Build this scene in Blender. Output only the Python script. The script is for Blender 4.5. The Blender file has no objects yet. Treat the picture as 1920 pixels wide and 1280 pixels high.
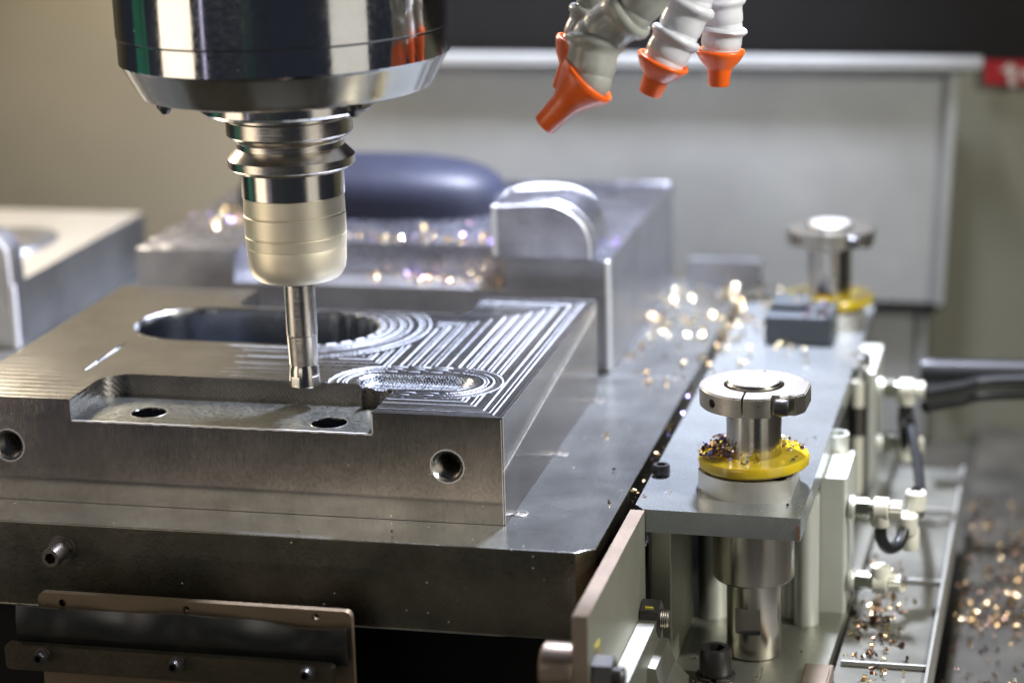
import bpy, bmesh, math, random
import numpy as np
from mathutils import Vector, Matrix, noise
random.seed(7)
S = 0.001
R = math.radians
sc = bpy.context.scene
col = sc.collection

# ------------------------------------------------------------------ camera
CAM = (261.635, -1063.14, 334.54)
ROT = [[0.97352092, 0.22717251, -0.02548851],
       [-0.03537217, 0.25985513, 0.96499954],
       [0.22584469, -0.93854566, 0.26100999]]
cd = bpy.data.cameras.new('camera')
cam = bpy.data.objects.new('camera', cd)
col.objects.link(cam)
m = Matrix(((ROT[0][0], ROT[1][0], ROT[2][0]), (ROT[0][1], ROT[1][1], ROT[2][1]), (ROT[0][2], ROT[1][2], ROT[2][2]))).to_4x4()
m.translation = Vector(CAM) * S
cam.matrix_world = m
cd.sensor_width = 36
cd.lens = 82.8
cd.clip_start = 0.01
cd.clip_end = 50
cd.dof.use_dof = True
cd.dof.focus_distance = 1.175
cd.dof.aperture_fstop = 3.9
sc.camera = cam

# ------------------------------------------------------------------ world and lamps
w = bpy.data.worlds.new('World')
sc.world = w
w.use_nodes = True
w.node_tree.nodes['Background'].inputs[0].default_value = (0.32, 0.38, 0.52, 1)
w.node_tree.nodes['Background'].inputs[1].default_value = 0.07


def area(name, loc, target, sx, sy, power, colr, spread=180):
    l = bpy.data.lights.new(name, 'AREA')
    l.shape = 'RECTANGLE'
    l.size = sx * S
    l.size_y = sy * S
    l.energy = power
    l.color = colr
    l.spread = R(spread)
    o = bpy.data.objects.new(name, l)
    col.objects.link(o)
    o.location = Vector(loc) * S
    d = (Vector(target) - Vector(loc)).normalized()
    o.rotation_euler = d.to_track_quat('-Z', 'Y').to_euler()
    return o


area('machine_lamp', (690, -60, 480), (40, 100, -40), 85, 45, 8.5, (1.0, 0.97, 0.9))
area('rear_machine_lamp', (80, 430, 620), (-120, 320, 0), 110, 45, 12.5, (0.78, 0.82, 1.0), 90)
area('left_window', (-1020, -560, 160), (-113, 42, 60), 520, 1000, 3.9, (1.0, 0.85, 0.66))
area('right_tube_lamp', (689, -390, 140), (-113, 42, 60), 420, 800, 0.95, (1.0, 0.95, 0.85))
area('far_left_fill', (-620, 480, 360), (-230, 120, 0), 260, 160, 5.5, (1.0, 0.84, 0.62))  # added warm fill that brightens the block tops on the left
area('front_low_fill', (-330, -900, -415), (-140, 0, -30), 1100, 80, 0.45, (1.0, 0.88, 0.76))  # added fill from below, gives the front face its warm gradient
area('front_high_fill', (-420, -1020, 285), (-140, -10, -50), 520, 240, 0.85, (1.0, 0.92, 0.82))  # added fill, no real window, brightens the ledge before the block
area('front_tube_lamp', (-744, -859, 120), (-113, 42, 60), 34, 900, 0.12, (0.80, 0.74, 1.0))
sc.view_settings.view_transform = 'Standard'
sc.view_settings.look = 'None'
sc.view_settings.exposure = 0.0
sc.cycles.use_denoising = True
sc.cycles.sample_clamp_indirect = 8
sc.cycles.max_bounces = 8
sc.cycles.caustics_reflective = False
sc.cycles.caustics_refractive = False


# ------------------------------------------------------------------ materials
def nd(nt, t, **kw):
    n = nt.nodes.new(t)
    for k, v in kw.items():
        setattr(n, k, v)
    return n


def base_mat(name):
    mt = bpy.data.materials.new(name)
    mt.use_nodes = True
    nt = mt.node_tree
    return mt, nt, nt.nodes['Principled BSDF']


def metal(name, c, rough=0.3, var=0.12, rvar=0.08, brush=None, bump=0.0, blotch=30, metallic=1.0, c2=None, wave=None,
          spots=0.0, scratch=0.0, dust=0):
    """procedural metal: blotchy colour, streaked roughness, optional brushed or wave relief"""
    mt, nt, b = base_mat(name)
    L = nt.links.new
    tc = nd(nt, 'ShaderNodeTexCoord')
    geo = nd(nt, 'ShaderNodeNewGeometry')
    n1 = nd(nt, 'ShaderNodeTexNoise')
    n1.inputs['Scale'].default_value = blotch
    n1.inputs['Detail'].default_value = 5
    n1.inputs['Roughness'].default_value = 0.6
    L(geo.outputs['Position'], n1.inputs['Vector'])
    mr = nd(nt, 'ShaderNodeMapRange')
    mr.inputs[1].default_value = 0.3
    mr.inputs[2].default_value = 0.7
    L(n1.outputs['Fac'], mr.inputs[0])
    mix = nd(nt, 'ShaderNodeMix', data_type='RGBA')
    c2 = c2 or tuple(x * (1 - 2 * var) for x in c)
    mix.inputs[6].default_value = (*c2, 1)
    mix.inputs[7].default_value = (*c, 1)
    L(mr.outputs[0], mix.inputs[0])
    colout = mix.outputs[2]
    if spots > 0:
        v = nd(nt, 'ShaderNodeTexNoise')
        v.inputs['Scale'].default_value = 420
        v.inputs['Detail'].default_value = 2
        L(geo.outputs['Position'], v.inputs['Vector'])
        r2 = nd(nt, 'ShaderNodeMapRange')
        r2.inputs[1].default_value = 0.66
        r2.inputs[2].default_value = 0.74
        r2.inputs[4].default_value = spots
        L(v.outputs['Fac'], r2.inputs[0])
        m2 = nd(nt, 'ShaderNodeMix', data_type='RGBA')
        m2.inputs[7].default_value = (0.10, 0.085, 0.06, 1)
        L(r2.outputs[0], m2.inputs[0])
        L(colout, m2.inputs[6])
        colout = m2.outputs[2]
    b.inputs['Metallic'].default_value = metallic
    if dust:
        # sparse pale specks of coolant residue and dust
        vo = nd(nt, 'ShaderNodeTexVoronoi')
        vo.inputs['Scale'].default_value = 190
        L(geo.outputs['Position'], vo.inputs['Vector'])
        sx_ = nd(nt, 'ShaderNodeSeparateColor')
        L(vo.outputs['Color'], sx_.inputs[0])
        g1 = nd(nt, 'ShaderNodeMath', operation='GREATER_THAN')
        L(sx_.outputs[0], g1.inputs[0])
        g1.inputs[1].default_value = 0.80
        md_ = nd(nt, 'ShaderNodeMath', operation='MULTIPLY')
        L(sx_.outputs[1], md_.inputs[0])
        md_.inputs[1].default_value = 0.11
        g2 = nd(nt, 'ShaderNodeMath', operation='LESS_THAN')
        L(vo.outputs['Distance'], g2.inputs[0])
        L(md_.outputs[0], g2.inputs[1])
        g3 = nd(nt, 'ShaderNodeMath', operation='MULTIPLY')
        L(g1.outputs[0], g3.inputs[0])
        L(g2.outputs[0], g3.inputs[1])
        g4 = nd(nt, 'ShaderNodeMath', operation='MULTIPLY')
        L(g3.outputs[0], g4.inputs[0])
        g4.inputs[1].default_value = 0.6
        m4 = nd(nt, 'ShaderNodeMix', data_type='RGBA')
        m4.inputs[7].default_value = (0.75, 0.74, 0.68, 1)
        L(g4.outputs[0], m4.inputs[0])
        L(colout, m4.inputs[6])
        colout = m4.outputs[2]
        m5 = nd(nt, 'ShaderNodeMath', operation='MULTIPLY_ADD')
        L(g4.outputs[0], m5.inputs[0])
        m5.inputs[1].default_value = -metallic
        m5.inputs[2].default_value = metallic
        L(m5.outputs[0], b.inputs['Metallic'])
    L(colout, b.inputs['Base Color'])
    mp = nd(nt, 'ShaderNodeMapping')
    mp.inputs['Scale'].default_value = brush or (60, 60, 60)
    L(geo.outputs['Position'], mp.inputs[0])
    n2 = nd(nt, 'ShaderNodeTexNoise')
    n2.inputs['Scale'].default_value = 8
    n2.inputs['Detail'].default_value = 4
    L(mp.outputs[0], n2.inputs['Vector'])
    r3 = nd(nt, 'ShaderNodeMapRange')
    r3.inputs[1].default_value = 0.25
    r3.inputs[2].default_value = 0.75
    r3.inputs[3].default_value = max(0.02, rough - rvar)
    r3.inputs[4].default_value = rough + rvar
    L(n2.outputs['Fac'], r3.inputs[0])
    rr = r3.outputs[0]
    # smudges of oil change the gloss too
    n4 = nd(nt, 'ShaderNodeTexNoise')
    n4.inputs['Scale'].default_value = blotch * 0.6
    n4.inputs['Detail'].default_value = 6
    L(geo.outputs['Position'], n4.inputs['Vector'])
    ad = nd(nt, 'ShaderNodeMath', operation='MULTIPLY_ADD')
    L(n4.outputs['Fac'], ad.inputs[0])
    ad.inputs[1].default_value = rvar * 1.5
    L(rr, ad.inputs[2])
    L(ad.outputs[0], b.inputs['Roughness'])
    hs = None
    if bump > 0:
        hs = n2.outputs['Fac']
        bp = nd(nt, 'ShaderNodeBump')
        bp.inputs['Strength'].default_value = bump
        bp.inputs['Distance'].default_value = 0.0003
        L(hs, bp.inputs['Height'])
        L(bp.outputs[0], b.inputs['Normal'])
        last = bp
    else:
        last = None
    if scratch > 0:
        mps = nd(nt, 'ShaderNodeMapping')
        mps.inputs['Rotation'].default_value = (0.3, 0.2, 0.7)
        mps.inputs['Scale'].default_value = (900, 40, 300)
        L(geo.outputs['Position'], mps.inputs[0])
        ns = nd(nt, 'ShaderNodeTexNoise')
        ns.inputs['Scale'].default_value = 1
        ns.inputs['Detail'].default_value = 3
        L(mps.outputs[0], ns.inputs['Vector'])
        bs = nd(nt, 'ShaderNodeBump')
        bs.inputs['Strength'].default_value = scratch
        bs.inputs['Distance'].default_value = 0.0002
        L(ns.outputs['Fac'], bs.inputs['Height'])
        if last:
            L(last.outputs[0], bs.inputs['Normal'])
        L(bs.outputs[0], b.inputs['Normal'])
        last = bs
    if wave:
        direction, scale, strength = wave
        mp2 = nd(nt, 'ShaderNodeMapping')
        mp2.inputs['Rotation'].default_value = direction
        L(geo.outputs['Position'], mp2.inputs[0])
        wv = nd(nt, 'ShaderNodeTexWave')
        wv.inputs['Scale'].default_value = scale
        wv.inputs['Distortion'].default_value = 0.6
        wv.inputs['Detail'].default_value = 2
        L(mp2.outputs[0], wv.inputs['Vector'])
        bw = nd(nt, 'ShaderNodeBump')
        bw.inputs['Strength'].default_value = strength
        bw.inputs['Distance'].default_value = 0.0003
        L(wv.outputs['Fac'], bw.inputs['Height'])
        if last:
            L(last.outputs[0], bw.inputs['Normal'])
        L(bw.outputs[0], b.inputs['Normal'])
    return mt


def plastic(name, c, rough=0.4, sss=0.0, coat=0.0, var=0.06, blotch=40, spec=0.5, trans=0.0):
    mt, nt, b = base_mat(name)
    L = nt.links.new
    geo = nd(nt, 'ShaderNodeNewGeometry')
    n1 = nd(nt, 'ShaderNodeTexNoise')
    n1.inputs['Scale'].default_value = blotch
    n1.inputs['Detail'].default_value = 5
    L(geo.outputs['Position'], n1.inputs['Vector'])
    mr = nd(nt, 'ShaderNodeMapRange')
    mr.inputs[1].default_value = 0.3
    mr.inputs[2].default_value = 0.7
    L(n1.outputs['Fac'], mr.inputs[0])
    mix = nd(nt, 'ShaderNodeMix', data_type='RGBA')
    mix.inputs[6].default_value = (*[x * (1 - 2 * var) for x in c], 1)
    mix.inputs[7].default_value = (*c, 1)
    L(mr.outputs[0], mix.inputs[0])
    L(mix.outputs[2], b.inputs['Base Color'])
    b.inputs['Roughness'].default_value = rough
    b.inputs['Coat Weight'].default_value = coat
    b.inputs['Specular IOR Level'].default_value = spec
    if sss:
        b.inputs['Subsurface Weight'].default_value = sss
        b.inputs['Subsurface Radius'].default_value = (0.012, 0.007, 0.001)
    if trans:
        b.inputs['Transmission Weight'].default_value = trans
    return mt


M = {}
M['chrome'] = metal('polished_spindle_steel', (0.64, 0.64, 0.64), 0.06, 0.07, 0.05, blotch=45, scratch=0.05, dust=1)
M['nose'] = metal('turned_nose_steel', (0.60, 0.58, 0.54), 0.14, 0.05, 0.04)
M['holder'] = metal('ground_holder_steel', (0.62, 0.58, 0.52), 0.17, 0.06, 0.05, brush=(5, 5, 900), bump=0.15)
M['nut'] = metal('satin_nickel_coating', (0.90, 0.83, 0.66), 0.42, 0.04, 0.04, metallic=0.85, blotch=60, brush=(5, 5, 900), bump=0.1)
M['black'] = plastic('black_oxide', (0.02, 0.02, 0.022), 0.35)
M['carbide'] = metal('carbide_shank', (0.60, 0.57, 0.53), 0.16, 0.05, 0.05, brush=(5, 5, 900), bump=0.2)
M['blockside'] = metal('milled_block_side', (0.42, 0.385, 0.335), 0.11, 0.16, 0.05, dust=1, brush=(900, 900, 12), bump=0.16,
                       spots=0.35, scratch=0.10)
nt = M['blockside'].node_tree
b = nt.nodes['Principled BSDF']
geo = nd(nt, 'ShaderNodeNewGeometry')
sp = nd(nt, 'ShaderNodeSeparateXYZ')
nt.links.new(geo.outputs['Position'], sp.inputs[0])


def mth(op, a, b2=None, c=None, clamp=False):
    n = nd(nt, 'ShaderNodeMath', operation=op)
    n.use_clamp = clamp
    for i, v in enumerate((a, b2, c)):
        if v is None:
            continue
        if isinstance(v, (int, float)):
            n.inputs[i].default_value = v
        else:
            nt.links.new(v, n.inputs[i])
    return n.outputs[0]


# a reflection painted as a pale streak up the right-hand side of the block
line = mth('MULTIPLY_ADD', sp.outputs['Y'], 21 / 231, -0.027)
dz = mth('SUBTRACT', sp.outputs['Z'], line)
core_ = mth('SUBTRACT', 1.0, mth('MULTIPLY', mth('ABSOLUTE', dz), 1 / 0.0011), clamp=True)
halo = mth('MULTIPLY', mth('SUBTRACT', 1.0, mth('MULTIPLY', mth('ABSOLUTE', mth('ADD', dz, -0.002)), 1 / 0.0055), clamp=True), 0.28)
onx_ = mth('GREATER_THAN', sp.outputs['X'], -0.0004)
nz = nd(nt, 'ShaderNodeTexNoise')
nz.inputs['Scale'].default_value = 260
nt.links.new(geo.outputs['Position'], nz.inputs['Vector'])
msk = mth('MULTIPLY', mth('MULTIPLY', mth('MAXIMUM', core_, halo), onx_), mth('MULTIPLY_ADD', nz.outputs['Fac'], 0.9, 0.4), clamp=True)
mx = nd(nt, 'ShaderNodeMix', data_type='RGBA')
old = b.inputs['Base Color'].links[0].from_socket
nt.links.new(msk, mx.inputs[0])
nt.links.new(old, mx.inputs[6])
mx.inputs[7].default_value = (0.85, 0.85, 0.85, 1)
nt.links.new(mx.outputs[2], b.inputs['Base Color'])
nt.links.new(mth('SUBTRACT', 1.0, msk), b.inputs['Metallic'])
M['blocktop'] = metal('milled_block_top', (0.46, 0.46, 0.46), 0.17, 0.10, 0.05, brush=(120, 120, 120), bump=0.12,
                      spots=0.15, blotch=45)
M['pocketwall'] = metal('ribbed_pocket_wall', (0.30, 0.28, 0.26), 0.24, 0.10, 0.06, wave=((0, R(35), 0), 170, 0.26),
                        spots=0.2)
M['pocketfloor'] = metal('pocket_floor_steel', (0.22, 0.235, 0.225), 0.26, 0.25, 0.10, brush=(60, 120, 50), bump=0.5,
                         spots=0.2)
M['bore'] = metal('threaded_bore_steel', (0.45, 0.42, 0.36), 0.22, 0.1, 0.05)
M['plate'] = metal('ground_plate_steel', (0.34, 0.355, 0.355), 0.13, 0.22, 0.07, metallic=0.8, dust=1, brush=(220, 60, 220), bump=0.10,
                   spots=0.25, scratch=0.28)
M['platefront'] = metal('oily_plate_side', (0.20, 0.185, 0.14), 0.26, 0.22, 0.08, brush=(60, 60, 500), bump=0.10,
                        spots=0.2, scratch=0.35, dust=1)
M['gplate'] = metal('guide_plate_steel', (0.35, 0.38, 0.39), 0.18, 0.10, 0.07, brush=(300, 90, 300), bump=0.10, metallic=0.65, dust=1,
                    spots=0.25, scratch=0.12)
M['alu'] = metal('anodised_aluminium', (0.62, 0.61, 0.56), 0.42, 0.05, 0.05, brush=(300, 300, 10), bump=0.10,
                 metallic=0.75)
M['alubody'] = metal('extruded_aluminium', (0.74, 0.76, 0.69), 0.38, 0.05, 0.05, brush=(600, 600, 8), bump=0.12,
                     metallic=0.55)
M['rod'] = metal('ground_rod', (0.62, 0.59, 0.54), 0.13, 0.06, 0.04, brush=(8, 8, 900), bump=0.08)
M['collar'] = metal('nickel_collar', (0.52, 0.49, 0.43), 0.30, 0.10, 0.06, spots=0.5, brush=(200, 200, 200), bump=0.1)
M['urethane'] = plastic('yellow_urethane', (0.92, 0.70, 0.04), 0.2, trans=0.35, sss=1.0, coat=0.3, var=0.12, blotch=90)
M['bolt'] = plastic('black_socket_bolt', (0.022, 0.02, 0.02), 0.33, spec=0.7)
M['graybolt'] = metal('worn_bolt_steel', (0.22, 0.20, 0.18), 0.35, 0.12, 0.06, spots=0.3)
M['bracket'] = metal('oily_bracket_steel', (0.32, 0.255, 0.20), 0.36, 0.12, 0.06, spots=0.3, brush=(300, 60, 300), bump=0.15, metallic=0.85)
M['bracketside'] = metal('bracket_plate', (0.42, 0.42, 0.34), 0.38, 0.08, 0.06, spots=0.35, brush=(100, 100, 100), bump=0.2, metallic=0.8)
M['lower'] = metal('lower_plate_steel', (0.40, 0.40, 0.34), 0.34, 0.14, 0.08, spots=0.3, brush=(200, 60, 200), bump=0.15, metallic=0.9)
M['tan'] = metal('tan_sheet_steel', (0.24, 0.185, 0.125), 0.42, 0.08, 0.06, spots=0.4, metallic=0.8)
M['rubber'] = plastic('oily_black_rubber', (0.018, 0.02, 0.018), 0.28, spec=0.6, var=0.25)
M['bar'] = metal('dark_clamp_bar', (0.14, 0.125, 0.09), 0.36, 0.2, 0.08, spots=0.4, scratch=0.2)
M['orange'] = plastic('orange_nozzle', (0.95, 0.15, 0.012), 0.33, sss=0.3, coat=0.15, var=0.13, blotch=110)
M['grey'] = plastic('grey_segment', (0.60, 0.61, 0.65), 0.30, coat=0.2, var=0.10, blotch=120)
M['greydark'] = plastic('olive_grey_segment', (0.33, 0.34, 0.31), 0.33, coat=0.2, var=0.12, blotch=120)
M['panel'] = metal('stainless_back_panel', (0.40, 0.41, 0.395), 0.47, 0.12, 0.06, blotch=9, brush=(40, 40, 40),
                   bump=0.04, metallic=0.55)
M['beige'] = plastic('beige_enclosure_paint', (0.25, 0.225, 0.165), 0.55, var=0.10, blotch=5)
M['olive'] = plastic('olive_enclosure_paint', (0.17, 0.168, 0.125), 0.55, var=0.08, blotch=8)
M['dark'] = plastic('black_bellows', (0.006, 0.0055, 0.0055), 0.7, spec=0.2)
M['darkfloor'] = plastic('oily_dark_floor', (0.075, 0.072, 0.06), 0.4, var=0.3, blotch=20)
M['red'] = plastic('red_enamel', (0.25, 0.006, 0.01), 0.4)
M['whitemark'] = plastic('worn_white_print', (0.42, 0.36, 0.33), 0.5)
M['core'] = plastic('dark_core', (0.014, 0.016, 0.028), 0.5, spec=0.18, var=0.2)  # even near-black tone for the rear core
M['rear'] = metal('rear_block_steel', (0.52, 0.53, 0.60), 0.22, 0.14, 0.07, brush=(90, 90, 250), bump=0.25, blotch=50)
M['crest'] = metal('painted_cusp_glint', (0.44, 0.47, 0.52), 0.42, 0.22, 0.08, metallic=0.85, blotch=160)  # paler colour paints the glints along the tool-path crests
M['cavity'] = metal('shaded_cavity_steel', (0.11, 0.125, 0.15), 0.20, 0.10, 0.05, blotch=60, brush=(90, 90, 500), bump=0.2)  # block steel darkened, shade and dark reflections painted into its colour
M['cabinet'] = plastic('added_cabinet_dark_teal', (0.012, 0.06, 0.08), 0.5)
M['warmtop'] = metal('warm_machined_top', (0.38, 0.36, 0.31), 0.36, 0.08, 0.06, brush=(40, 200, 60), bump=0.2, blotch=40, metallic=0.6)
M['turned'] = metal('turned_pin_cap', (0.72, 0.71, 0.68), 0.36, 0.05, 0.05, metallic=0.75)
M['rearside'] = metal('rear_block_side', (0.42, 0.43, 0.46), 0.30, 0.14, 0.07, brush=(60, 60, 500), bump=0.25, blotch=40)
M['edge'] = metal('bright_chamfer', (0.80, 0.79, 0.76), 0.22, 0.03, 0.03)
M['burr_glint'] = metal('white_burr_glint', (0.86, 0.87, 0.90), 0.38, 0.03, 0.03, metallic=0.35)  # white put into the colour for edge highlights and glare, also used on burrs
M['white'] = plastic('white_fitting', (0.74, 0.73, 0.62), 0.4, sss=0.1)
M['brass'] = metal('nickel_hex', (0.40, 0.41, 0.32), 0.30, 0.1, 0.05)
M['hose'] = plastic('black_air_hose', (0.012, 0.013, 0.014), 0.42, spec=0.4)
M['acrylic'] = plastic('dull_tray_rail', (0.26, 0.26, 0.235), 0.35)
M['traybed'] = plastic('oily_tray_bed', (0.17, 0.17, 0.145), 0.3, var=0.25, blotch=25, spec=0.7)
M['yellowpaint'] = plastic('yellow_paint_mark', (0.65, 0.55, 0.06), 0.5)
M['block_grey'] = plastic('slate_grey_block', (0.04, 0.048, 0.055), 0.45)
M['green'] = plastic('green_enclosure', (0.02, 0.22, 0.14), 0.5)
M['navy'] = plastic('navy_enclosure', (0.01, 0.018, 0.045), 0.5)
M['rust'] = plastic('rust_stain', (0.22, 0.09, 0.04), 0.6)
chipmats = [metal('bronze_chip', (0.62, 0.42, 0.22), 0.22, 0.25, 0.06, blotch=300),
            metal('gold_chip', (0.84, 0.70, 0.42), 0.20, 0.2, 0.06, blotch=300),
            metal('violet_chip', (0.26, 0.17, 0.32), 0.24, 0.3, 0.05, blotch=300, c2=(0.10, 0.10, 0.25)),
            metal('brown_chip', (0.20, 0.12, 0.085), 0.28, 0.3, 0.05, blotch=300)]


# ------------------------------------------------------------------ mesh helpers (all in millimetres)
def link_obj(name, me, mat=None, parent=None, origin=None):
    o = bpy.data.objects.new(name, me)
    col.objects.link(o)
    if mat is not None:
        if len(me.materials) == 0:
            me.materials.append(mat)
    if parent is not None:
        o.parent = parent
        pr = parent
        L = Vector((0, 0, 0))
        while pr is not None:
            L += Vector(pr['org']) if pr.get('org') is not None else Vector((0, 0, 0))
            pr = pr.parent
        off = -L
        me.transform(Matrix.Translation(off))
        me.transform(Matrix.Scale(S, 4))
    else:
        org = Vector(origin or (0, 0, 0))
        me.transform(Matrix.Translation(-org))
        me.transform(Matrix.Scale(S, 4))
        o.location = org * S
        o['org'] = list(org)
    return o


def obj(name, bm, mat, parent=None, origin=None, smooth=True, bevel=0.0, angle=35):
    if bevel > 0:
        es = [e for e in bm.edges if len(e.link_faces) == 2 and e.calc_face_angle(0) > R(40)]
        if es:
            bmesh.ops.bevel(bm, geom=es, offset=bevel, segments=2, affect='EDGES', profile=0.5)
    bmesh.ops.recalc_face_normals(bm, faces=bm.faces[:])
    me = bpy.data.meshes.new(name)
    bm.to_mesh(me)
    bm.free()
    if smooth:
        me.polygons.foreach_set('use_smooth', [True] * len(me.polygons))
        me.set_sharp_from_angle(angle=R(18 if bevel > 0 else angle))
    return link_obj(name, me, mat, parent, origin)


def islands(bm):
    """the separate pieces of a bmesh, each a bmesh of its own"""
    bm.verts.ensure_lookup_table()
    seen, out = set(), []
    for v in bm.verts:
        if v.index in seen:
            continue
        st_, comp = [v], []
        seen.add(v.index)
        while st_:
            a = st_.pop()
            comp.append(a)
            for e in a.link_edges:
                b_ = e.other_vert(a)
                if b_.index not in seen:
                    seen.add(b_.index)
                    st_.append(b_)
        nb, mp_ = bmesh.new(), {}
        for a in comp:
            mp_[a.index] = nb.verts.new(a.co)
        fs = {f for a in comp for f in a.link_faces}
        for f in fs:
            nb.faces.new([mp_[q.index] for q in f.verts])
        out.append(nb)
    bm.free()
    return out


def thing(name, label, cat, org, group=None):
    o = bpy.data.objects.new(name, None)
    col.objects.link(o)
    o.location = Vector(org) * S
    o['org'] = list(org)
    o.empty_display_size = 0.01
    tag(o, label, cat, group)
    return o


def tag(o, label, cat, group=None):
    o['label'] = label
    o['category'] = cat
    if group:
        o['group'] = group
    return o


def struct(o):
    o['kind'] = 'structure'
    return o


def box(x0, x1, y0, y1, z0, z1, bm=None):
    bm = bm or bmesh.new()
    r = bmesh.ops.create_cube(bm, size=1)
    for v in r['verts']:
        v.co = Vector(((x0 + x1) / 2 + v.co.x * (x1 - x0), (y0 + y1) / 2 + v.co.y * (y1 - y0), (z0 + z1) / 2 + v.co.z * (z1 - z0)))
    return bm


def lathe(prof, c, seg=96, bm=None, axis='Z', a0=0, a1=360, cap=True):
    """prof: list of (r, t) along the axis; c = centre; closed at ends by caps"""
    bm = bm or bmesh.new()
    full = abs(a1 - a0) >= 360
    n = seg if full else seg + 1
    if not full:
        prof = [(prof[0][0] * 0.6, prof[0][1])] + list(prof) + [(prof[-1][0] * 0.6, prof[-1][1])]
    rings = []
    for r, t in prof:
        ring = []
        for i in range(n):
            a = R(a0 + (a1 - a0) * i / seg)
            x, y = r * math.cos(a), r * math.sin(a)
            if axis == 'Z':
                p = (c[0] + x, c[1] + y, c[2] + t)
            elif axis == 'X':
                p = (c[0] + t, c[1] + x, c[2] + y)
            else:
                p = (c[0] + x, c[1] + t, c[2] + y)
            ring.append(bm.verts.new(p))
        rings.append(ring)
    for k in range(len(rings) - 1):
        A, B = rings[k], rings[k + 1]
        for i in range(n if full else n - 1):
            j = (i + 1) % n
            bm.faces.new((A[i], A[j], B[j], B[i]))
    if not full:
        A, B = rings[-1], rings[0]
        for i in range(n - 1):
            bm.faces.new((A[i], A[i + 1], B[i + 1], B[i]))
    if cap and full:
        for ring in (rings[0], rings[-1]):
            try:
                bm.faces.new(ring)
            except ValueError:
                pass
    if not full and cap:
        for i in (0, n - 1):
            try:
                bm.faces.new([rg[i] for rg in rings])
            except ValueError:
                pass
    return bm


def prism(pts, d0, d1, plane='XY', bm=None):
    """extrude a 2-D polygon; plane XY -> along z, XZ -> along y, YZ -> along x"""
    bm = bm or bmesh.new()

    def P(a, b, d):
        return {'XY': (a, b, d), 'XZ': (a, d, b), 'YZ': (d, a, b)}[plane]
    A = [bm.verts.new(P(a, b, d0)) for a, b in pts]
    B = [bm.verts.new(P(a, b, d1)) for a, b in pts]
    bm.faces.new(A)
    bm.faces.new(B)
    n = len(pts)
    for i in range(n):
        j = (i + 1) % n
        bm.faces.new((A[i], A[j], B[j], B[i]))
    return bm


def tube(pts, r, seg=16, bm=None, closed=False):
    bm = bm or bmesh.new()
    P = [Vector(p) for p in pts]
    # Catmull-Rom
    Q = []
    for i in range(len(P) - 1):
        p0, p1, p2, p3 = P[max(i - 1, 0)], P[i], P[i + 1], P[min(i + 2, len(P) - 1)]
        for k in range(8):
            t = k / 8
            Q.append(0.5 * ((2 * p1) + (-p0 + p2) * t + (2 * p0 - 5 * p1 + 4 * p2 - p3) * t * t + (-p0 + 3 * p1 - 3 * p2 + p3) * t ** 3))
    Q.append(P[-1])
    rings = []
    up = Vector((0.3, 0.2, 1)).normalized()
    for i, q in enumerate(Q):
        d = (Q[min(i + 1, len(Q) - 1)] - Q[max(i - 1, 0)]).normalized()
        a = d.cross(up)
        if a.length < 0.05:
            a = d.cross(Vector((1, 0, 0)))
        a.normalize()
        b = d.cross(a)
        up = a.cross(d)
        rings.append([bm.verts.new(q + r * (math.cos(2 * math.pi * k / seg) * a + math.sin(2 * math.pi * k / seg) * b)) for k in range(seg)])
    for A, B in zip(rings, rings[1:]):
        for i in range(seg):
            j = (i + 1) % seg
            bm.faces.new((A[i], A[j], B[j], B[i]))
    bm.faces.new(rings[0])
    bm.faces.new(rings[-1])
    return bm


def boolean(bm, cutters):
    """bm minus every cutter; returns a new bmesh"""
    me = bpy.data.meshes.new('t')
    bm.to_mesh(me)
    bm.free()
    o = bpy.data.objects.new('t', me)
    col.objects.link(o)
    tmp = []
    for c in cutters:
        cm = bpy.data.meshes.new('c')
        bmesh.ops.recalc_face_normals(c, faces=c.faces[:])
        c.to_mesh(cm)
        c.free()
        co = bpy.data.objects.new('c', cm)
        col.objects.link(co)
        md = o.modifiers.new('b', 'BOOLEAN')
        md.operation = 'DIFFERENCE'
        md.solver = 'EXACT'
        md.object = co
        tmp.append(co)
    dg = bpy.context.evaluated_depsgraph_get()
    out = bpy.data.meshes.new_from_object(o.evaluated_get(dg))
    nb = bmesh.new()
    nb.from_mesh(out)
    for t in tmp + [o]:
        d = t.data
        bpy.data.objects.remove(t)
        bpy.data.meshes.remove(d)
    bpy.data.meshes.remove(out)
    return nb


def hexpts(r, cx, cy, rot=0):
    return [(cx + r * math.cos(R(60 * i + rot)), cy + r * math.sin(R(60 * i + rot))) for i in range(6)]


def socket_head(c, r, h, axis='Z', sign=1):
    """socket-head cap with a real hexagon socket"""
    prof = [(r * 0.97, 0), (r, h * 0.06), (r, h * 0.85), (r * 0.9, h), (r * 0.3, h)]
    prof = [(a, sign * t) for a, t in prof]
    solid = lathe(prof, c, 40, axis=axis)
    bmesh.ops.recalc_face_normals(solid, faces=solid.faces[:])
    d0, d1 = sign * h * 0.4, sign * h * 1.2
    if axis == 'Z':
        cut = prism(hexpts(r * 0.6, c[0], c[1], 12), c[2] + d0, c[2] + d1, 'XY')
    elif axis == 'Y':
        cut = prism(hexpts(r * 0.6, c[0], c[2], 12), c[1] + d0, c[1] + d1, 'XZ')
    else:
        cut = prism(hexpts(r * 0.6, c[1], c[2], 12), c[0] + d0, c[0] + d1, 'YZ')
    return boolean(solid, [cut])


# ------------------------------------------------------------------ the setting: enclosure round the machine table
o = struct(obj('table_floor', box(-1400, 900, -400, 1000, -215, -210), M['darkfloor'], smooth=False))
o = struct(obj('dark_void_block', box(-640, 50, -14, 515, -210, -100.6), M['dark'], smooth=False))  # black block added to stand for the dark void under the base plates
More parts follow.
